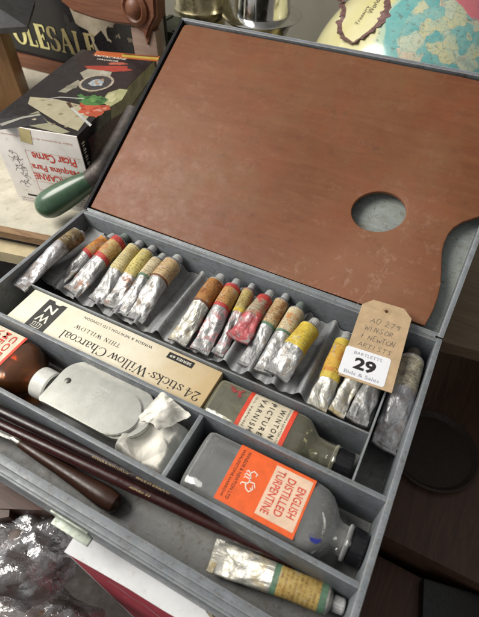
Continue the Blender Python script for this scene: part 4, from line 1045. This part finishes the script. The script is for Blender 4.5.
# brass pot, steel bowl on brass stand
def potz(px, y): p = aty(*px, y); return p
brass = plain('dull brass', (.46, .40, .24), .28, .35, .6, metal=.85)
chrome = plain('bright chrome', (.70, .70, .68), .10, .2, .4, metal=1.0, bump=.05)
pt = thing('brass_pot', 'dull brass cylindrical pot behind the top left corner of the lid', 'pot', (aty(189, 10, 40).x, 44, SH))
zz = aty(189, 17, 40).z - SH
MB().lathe([(3.2, 0), (3.6, .3), (3.4, zz - 1), (4.4, zz), (4.5, zz + .5), (4.2, zz + 1), (4.2, zz + 11), (4.4, zz + 11.3), (4.0, zz + 11.5)], 48).build('pot_body', brass, pt)
cp_ = aty(256, 30, 40)
ck = thing('chrome_bowl', 'shiny chrome bowl with wide rim standing on a brass canister', 'bowl', (cp_.x, 42, SH))
zt_ = aty(262, 20, 40).z - SH
MB().lathe([(1, zt_ - 3.2), (3.4, zt_ - 3.0), (4.2, zt_ - 1.2), (5.6, zt_ - .2), (5.8, zt_), (5.5, zt_ + .15), (4.0, zt_ + .3), (3.8, zt_ + 3), (3.5, zt_ + 6), (.5, zt_ + 7)], 48).build('bowl', chrome, ck)
bc = thing('brass_canister', 'brass canister under the chrome bowl', 'canister', (cp_.x + .3, 42, SH))
MB().lathe([(3.8, 0), (3.9, .2), (3.9, zt_ - 3.6), (3.6, zt_ - 3.3), (.5, zt_ - 3.25)], 40).build('canister_body', brass, bc)

# globe: find its centre from the outline seen above the lid
gy = 45.0
GR = 15.5
pA = aty(318, 33, gy); pB = aty(345, 1, gy)
nv = Vector((-.80, 0, .60)); mid = (pA + pB) / 2
GC = mid - nv * GR; GC.y = gy + 2
gb = thing('globe', 'cream world globe with turquoise and pink map patches and a brown cartouche', 'globe', (GC.x, GC.y, GC.z - GR))
def gdir(px, py):
    d = ray(px, py).normalized(); o = CAM - GC; bq = o.dot(d); cq = o.length_squared - GR * GR; disc = bq * bq - cq
    t = -bq - math.sqrt(max(disc, 0)); return (o + d * t) / GR
n = NT('globe map')
nz = n.n('ShaderNodeVectorMath'); nz.operation = 'NORMALIZE'
sb = n.n('ShaderNodeVectorMath'); sb.operation = 'SUBTRACT'; n.l(n.co0, sb.inputs[0]); sb.inputs[1].default_value = (0, 0, GR); n.l(sb.outputs[0], nz.inputs[0])
def cap(px, py, r, soft, amp=.12, scale=.28):
    dt = n.n('ShaderNodeVectorMath'); dt.operation = 'DOT_PRODUCT'; n.l(nz.outputs[0], dt.inputs[0]); dt.inputs[1].default_value = gdir(px, py)
    ac = n.math('ARCCOSINE', dt.outputs['Value'])
    v = n.math('ADD', ac, n.math('MULTIPLY', n.math('SUBTRACT', n.noise(scale, 6, .6, n.co0), .5), amp * 2))
    return n.ramp(v, [(r, 1), (r + soft, 0)])
c = n.mix(n.ramp(n.noise(.15, 4), [(.3, 0), (.7, 1)]), (.62, .57, .27), (.70, .66, .40))
sea = n.mix(n.ramp(n.noise(.5, 4), [(.3, 0), (.7, 1)]), (.10, .36, .36), (.22, .46, .42))
c = n.mix(cap(458, 40, .60, .03, .09), c, (.42, .55, .40))
c = n.mix(cap(458, 40, .56, .015, .09), c, sea)
gd0 = gdir(455, 30); t1 = (gdir(465, 34) - gd0); t1 = (t1 - gd0 * t1.dot(gd0)).normalized(); t2 = gd0.cross(t1)
def proj(tv):
    q = n.n('ShaderNodeVectorMath'); q.operation = 'DOT_PRODUCT'; n.l(nz.outputs[0], q.inputs[0]); q.inputs[1].default_value = tv; return q.outputs['Value']
cx_ = n.n('ShaderNodeCombineXYZ')
n.l(n.math('ADD', n.math('MULTIPLY', proj(t1), GR), n.math('MULTIPLY', n.noise(.5, 2, .5, n.co0), .5)), cx_.inputs[0])
n.l(n.math('ADD', n.math('MULTIPLY', proj(t2), GR), n.math('MULTIPLY', n.noise(.4, 2, .5, n.co0), .6)), cx_.inputs[1])
vo = n.n('ShaderNodeTexVoronoi'); n.l(cx_.outputs[0], vo.inputs['Vector']); vo.inputs['Scale'].default_value = .62; vo.inputs['Randomness'].default_value = .62; vo.distance = 'MANHATTAN'
sr_ = n.n('ShaderNodeSeparateColor'); n.l(vo.outputs['Color'], sr_.inputs[0])
cells = n.ramp(sr_.outputs[0], [(0, (.14, .40, .40)), (.25, (.60, .57, .34)), (.5, (.20, .45, .43)), (.72, (.56, .58, .42)), (.9, (.62, .50, .36))])
for k in n.t.nodes:
    if k.type == 'VALTORGB' and k.outputs[0] == cells: k.color_ramp.interpolation = 'CONSTANT'
ve = n.voro(.62, cx_.outputs[0], 'DISTANCE_TO_EDGE'); ve.node.inputs['Randomness'].default_value = .62
cells = n.mix(n.ramp(ve, [(.015, .45), (.05, 0)]), cells, (.14, .28, .27))
cells = n.mix(n.ramp(n.noise(.45, 5, .7, cx_.outputs[0]), [(.45, 0), (.62, .6)]), cells, (.36, .52, .44))
scr = n.ramp(n.noise(2.6, 6, .8, cx_.outputs[0]), [(.54, 0), (.60, .55)])
cells = n.mix(scr, cells, (.16, .17, .13))
inside = cap(462, 44, .46, .015, .12)
c = n.mix(n.math('MULTIPLY', inside, .92), c, cells)
c = n.mix(cap(482, -4, .27, .02, .10), c, (.60, .17, .20))
dt_ = n.ramp(n.noise(1.6, 5, .7, n.co0), [(.60, 0), (.64, .6)])
c = n.mix(n.math('MULTIPLY', dt_, cap(455, 36, .58, .1)), c, (.12, .12, .10))
n.set(color=c, rough=.22, spec=.5, coat=.35)
bm = bmesh.new(); bmesh.ops.create_uvsphere(bm, u_segments=96, v_segments=64, radius=GR)
for v in bm.verts: v.co.z += GR
mb = MB(); mb.bm.free(); mb.bm = bm; mb.build('ball', n.m, gb)
wr = MB(); key = [(340, -14), (342, 0), (346, 9), (345, 17), (341.5, 23), (342, 31), (345, 37), (353, 42.5), (360, 38), (366.5, 33), (373, 28), (380, 21.5), (386, 14), (390, 6.5), (389, -3), (384, -12)]
pts = []
for a, b_ in zip(key, key[1:]):
    for k in range(5): pts.append(Vector((0, 0, GR)) + gdir(a[0] + (b_[0] - a[0]) * k / 5, a[1] + (b_[1] - a[1]) * k / 5) * (GR + .012))
wr.tube(pts, [.42 + .36 * abs(math.sin(i * .55)) + .12 * math.sin(i * 1.7) for i in range(len(pts))], 8, flat=.05)
wr.build('cartouche', plain('brown scroll print', (.20, .11, .10), .5, .6, 1.5), gb)
tcol = plain('map print', (.14, .12, .08), .5, bump=0)
for s_, px_, py_, w in (('World', 374, 6, 2.2), ('Treasury', 363, 15, 2.8)):
    d_ = gdir(px_, py_); q = gdir(px_ + 6, py_ - 9) - d_; 
    text(s_, tcol, gb, frame(Vector((0, 0, GR)) + d_ * (GR + .06), q, d_.cross(q)), w, .8, shear=.3)
MB().lathe([(5, -14), (5.2, -13.6), (1.2, -12.5), (1.0, -1), (1.6, -.2), (1.7, .5)], 32).build('stand', frm, gb)

# ------------------------------------------------------------------ lower left: plastic wrapped parcels, red carton, wood frame
def wrap_mat(name, c0, c1):
    n = NT(name)
    c = n.mix(n.ramp(n.noise(.35, 4, .6), [(.38, 0), (.6, 1)]), c0, c1)
    hz = n.ramp(n.noise(.7, 6, .7, n.stretch((1, 1, .3)), dist=1.8), [(.40, 0), (.60, .85)])
    c = n.mix(hz, c, (.55, .54, .57))
    n.set(color=c, rough=.45, metal=0, spec=.5, coat=1, coatr=.05)
    h = n.math('ADD', n.noise(.5, 3, .45, n.stretch((1.3, 1.3, .4)), 1.2), n.math('MULTIPLY', n.voro(.55, n.stretch((1, 1, .5)), 'DISTANCE_TO_EDGE'), .8))
    n.bump(h, .5, .2)
    bq = n.n('ShaderNodeBump'); n.l(h, bq.inputs['Height']); bq.inputs['Strength'].default_value = .8; bq.inputs['Distance'].default_value = .35 * U
    n.l(bq.outputs[0], n.b.inputs['Coat Normal'])
    return n.m
rr = random.Random(77)
pf = [(Vector((rr.uniform(-1, 1), rr.uniform(-1, 1), rr.uniform(-.35, .35))).normalized(), rr.uniform(.12, .75), rr.random()) for _ in range(13)]
def crease(p): return sum(tri(p.dot(a) * f + ph + .35 * mn.noise(p * .18 + a)) * .085 / f ** .75 for a, f, ph in pf)
def film(name):
    n = NT(name)
    tr = n.n('ShaderNodeBsdfTransparent'); tr.inputs[0].default_value = (.93, .93, .95, 1)
    gl = n.n('ShaderNodeBsdfGlossy'); gl.inputs['Roughness'].default_value = .13
    df = n.n('ShaderNodeBsdfDiffuse'); df.inputs[0].default_value = (.66, .66, .70, 1)
    h = n.math('ADD', n.noise(.7, 4, .55, n.stretch((1.3, 1.3, .4)), 1.2), n.math('MULTIPLY', n.voro(.7, n.stretch((1, 1, .4)), 'DISTANCE_TO_EDGE'), .9))
    bq = n.n('ShaderNodeBump'); n.l(h, bq.inputs['Height']); bq.inputs['Strength'].default_value = .9; bq.inputs['Distance'].default_value = .35 * U
    n.l(bq.outputs[0], gl.inputs['Normal'])
    m1 = n.n('ShaderNodeMixShader'); n.l(n.ramp(n.noise(.6, 5, .65, n.stretch((1, 1, .4))), [(.38, .04), (.68, .42)]), m1.inputs[0]); n.l(tr.outputs[0], m1.inputs[1]); n.l(df.outputs[0], m1.inputs[2])
    m2 = n.n('ShaderNodeMixShader'); m2.inputs[0].default_value = .34; n.l(m1.outputs[0], m2.inputs[1]); n.l(gl.outputs[0], m2.inputs[2])
    n.l(m2.outputs[0], n.out.inputs[0]); return n.m
def parcel(label, cpt, rx, ry, rz_, rot, mat, seed):
    root = thing('wrapped_parcel', label, 'parcel', (cpt[0], cpt[1], cpt[2] - rz_), (0, 0, rot), 'parcels wrapped in clear plastic')
    for name, sub, k, m_, ang in (('contents', 5, .90, mat, 60), ('plastic_wrap', 6, 1.0, film('clear creased film'), 28)):
        bm = bmesh.new(); bmesh.ops.create_icosphere(bm, subdivisions=sub, radius=1)
        for v in bm.verts:
            p = v.co.copy(); e = .62
            q = Vector((math.copysign(abs(p.x) ** e, p.x) * rx, math.copysign(abs(p.y) ** e, p.y) * ry, math.copysign(abs(p.z) ** e, p.z) * rz_))
            s_ = q * .32 + Vector((seed * 5, seed, 0))
            d = .30 * (1 - 2 * abs(fbm(s_ * .8, 2)))
            if name == 'plastic_wrap': d += .15 + .75 * crease(q * .9 + Vector((seed * 5, seed, 0)))
            v.co = q * k + p * d + Vector((0, 0, rz_))
        mb = MB(); mb.bm.free(); mb.bm = bm; mb.build(name, m_, root, angle=ang)
c1 = at(30, 560, -12)
parcel('lumpy bundle in crinkled clear plastic at the left edge, beside the red carton', (c1.x - 1.6, c1.y - .2, -12.4), 4.6, 3.0, 3.2, .25, plain('brown grey contents', (.12, .085, .07), .6, .6, .5, dirt=(.28, .24, .22)), 2)
c2 = at(50, 612, -19)
parcel('brownish bundle in crinkled plastic along the bottom edge, below the other bundle', (c2.x - 2.5, c2.y - 1.6, -20.5), 8.2, 3.0, 2.4, .1, plain('tan contents', (.26, .17, .11), .6, .5, .5, dirt=(.12, .07, .05)), 5)
c0 = at(65, 552, -5.35); c9 = at(160, 607, -5.35)
rc = thing('red_carton', 'white topped red cardboard carton with torn edge under the front of the paint box', 'carton', (c0.x, c0.y, -34), (0, 0, math.atan2(c9.y - c0.y, c9.x - c0.x)))
zc_ = 34 - 5.35; CWd = 13.0
whitec = plain('white card', (.74, .75, .76), .6, .1, .6, dirt=(.48, .46, .42))
b = MB(); b.box(0, CWd, .0, .25, 0, zc_); b.box(0, .25, .252, 6, 0, zc_ - .01); b.box(.25, CWd, 5.8, 6.0, 0, zc_ - .6); b.box(CWd - .25, CWd, .252, 5.79, 0, zc_ - .6); b.box(.26, CWd - .26, .26, 5.78, 0, .2)
b.build('carton_body', whitec, rc, smooth=False)
redp = plain('crimson print', (.52, .055, .085), .45, .15, .5, dirt=(.58, .25, .25))
MB().poly([(.45, -.012, .1), (CWd, -.012, .1), (CWd, -.012, zc_ - .05), (.25, -.012, zc_ - .05)]).build('red_print', redp, rc, smooth=False)
rr = random.Random(2)
ed = [(-.03, -.03)] + [(CWd * t, -.04 + rr.uniform(-.04, .04)) for t in (.2, .4, .6, .8, 1)]
tp = [(CWd, .45), (11.6, .9), (10.9, .75), (10.2, 1.15), (9.5, 1.1), (9.0, 1.5), (8.4, 1.45), (7.7, 2.0), (7.0, 2.3), (6.3, 2.9), (5.8, 4.0)]
ed += [(x + rr.uniform(-.12, .12), y + rr.uniform(-.08, .08)) for x, y in tp] + [(-.04, 4.0)]
b = MB(); b.poly([(x, y, zc_ + .01) for x, y in ed], .06); b.build('top_flap', whitec, rc, smooth=False)
b = MB(); b.ribbon([(x + rr.uniform(-.12, .12), y + .05 + rr.uniform(-.1, .1), zc_ + .085) for p, q in zip(tp, tp[1:]) for x, y in (p, ((p[0] + q[0]) / 2, (p[1] + q[1]) / 2))], .20)
b.build('torn_fibres', plain('torn card', (.36, .31, .20), .9, .4, 3), rc, smooth=False)
b = MB(); b.ribbon([(3.0 + t * .3, -.025, zc_ - 2.2 - .35 * t + .5 * math.sin(t * .9)) for t in range(14)], .35, (0, -1, 0))
b.build('white_scroll', plain('pale print', (.66, .32, .34), .5, .2), rc, smooth=False)
fr = thing('wooden_rack', 'dark brown wooden rack rails below the left end of the paint box', 'rack', (0, 0, -45))
def rail(a, b_, w, h):
    a, b_ = Vector(a), Vector(b_); d = (b_ - a).normalized(); s = d.cross(Vector((0, 0, 1))).normalized() * w / 2
    m = MB(); m.loft([[p + s + Vector((0, 0, -h)), p + s, p - s, p - s + Vector((0, 0, -h))] for p in (a, b_)]); return m
rw = wood('dark red brown wood', (.040, .017, .011), (.085, .036, .023))
ofs = Vector((0, 0, 45))
a, b_ = at(-10, 497, -8), at(75, 500, -8)
rail(a + ofs, b_ + ofs, 1.7, 1.6).build('rail', rw, fr, smooth=False)
a, b_ = at(10, 440, -8.2), at(2, 520, -8.6)
rail(a + ofs + Vector((0, 0, .5)), b_ + ofs + Vector((0, 0, .4)), 1.3, 1.6).build('rail', rw, fr, smooth=False)
p = at(8, 480, -9.2)
MB().box(p.x - .8, p.x + .8, p.y - .8, p.y + .8, 0, 36).build('post', rw, fr, smooth=False)

# ------------------------------------------------------------------ right: dark wooden furniture
rwm = wood('very dark wood', (.045, .022, .014), (.095, .048, .030), .5, (2, .2, 2))
cab = thing('dark_cabinet', 'very dark brown wooden cabinet standing under the right end of the paint box', 'cabinet', (0, 0, -45))
MB().box(14, 34.5, -20, -2, 0, 39.9, .2).build('carcass', rwm, cab)
q0 = at(392, 540, -20); q1 = at(479, 565, -20)
MB().box(34.55, 75, q0.y, 40, 0, 25, .25).build('shelf_board', rwm, cab)
MB().box(34.55, 75, -60, q0.y - .9, 0, 22, .25).build('lower_board', rwm, cab)
d0 = at(418, 445, -19.8)
di = thing('black_dish', 'round black dish lying on the dark cabinet shelf', 'dish', (d0.x + 1.5, d0.y, -20))
MB().lathe([(3.0, 0), (4.3, .2), (4.8, .8), (4.6, .9), (4.1, .4), (.4, .3)], 48).build('dish_body', plain('brown black tin', (.030, .018, .013), .6, .3), di)
d1 = at(445, 606, -23)
di2 = thing('black_tin', 'square black tin at the lower right on the cabinet step', 'tin', (d1.x, d1.y, -23), (0, 0, .2))
MB().box(-2.5, 3.5, -4, 1.5, 0, 1.6, .3).build('tin_body', plain('black lacquer tin', (.010, .009, .009), .4, .3), di2)

q0 = at(440, 341, -7); q1 = at(479, 351, -7); dq = (q1 - q0) / (q1.x - q0.x)
a = q0 + dq * (36.8 - q0.x); b_ = q0 + dq * (85 - q0.x)
b = MB(); b.poly([(a.x, a.y, -8.5), (b_.x, b_.y, -8.5), (b_.x, 30, -8.5), (a.x, 30, -8.5)], 1.5)
tag(b.build('table_top', wood('brown table top', (.13, .095, .06), (.21, .155, .10), .5), smooth=False), 'brown table top behind the open lid', 'table', kind='structure')

# ------------------------------------------------------------------ light
wd = bpy.data.worlds.new('World'); SC.world = wd; wd.use_nodes = True
wt = wd.node_tree; bg = wt.nodes['Background']
tc = wt.nodes.new('ShaderNodeTexCoord'); sx = wt.nodes.new('ShaderNodeSeparateXYZ'); wt.links.new(tc.outputs['Generated'], sx.inputs[0])
mr = wt.nodes.new('ShaderNodeMapRange'); mr.inputs[1].default_value = .75; mr.inputs[2].default_value = -.85; wt.links.new(sx.outputs['X'], mr.inputs[0])
rp = wt.nodes.new('ShaderNodeValToRGB'); wt.links.new(mr.outputs[0], rp.inputs[0])
rp.color_ramp.elements[0].color = (.24, .225, .21, 1); rp.color_ramp.elements[1].color = (.98, 1.0, 1.02, 1); rp.color_ramp.elements[0].position = .15
wt.links.new(rp.outputs[0], bg.inputs[0]); bg.inputs[1].default_value = .80
def area(name, loc, tgt, size, power, col):
    l = bpy.data.lights.new(name, 'AREA'); l.shape = 'DISK'; l.size = size * U; l.energy = power; l.color = col
    o = bpy.data.objects.new(name, l); COL.objects.link(o)
    loc, tgt = Vector(loc), Vector(tgt); o.matrix_world = frame(loc, Vector((0, 1, 0)).cross((loc - tgt)), (loc - tgt).cross(Vector((0, 1, 0)).cross(loc - tgt)))
    return o
area('window_lamp', (-75, -45, 105), (14, -6, 0), 90, 29, (1.0, .955, .88))

# ------------------------------------------------------------------ render
SC.render.engine = 'CYCLES'
SC.view_settings.view_transform = 'Standard'; SC.view_settings.look = 'None'; SC.view_settings.exposure = 0
SC.cycles.max_bounces = 8; SC.cycles.transparent_max_bounces = 16
SC.cycles.caustics_reflective = False; SC.cycles.caustics_refractive = False
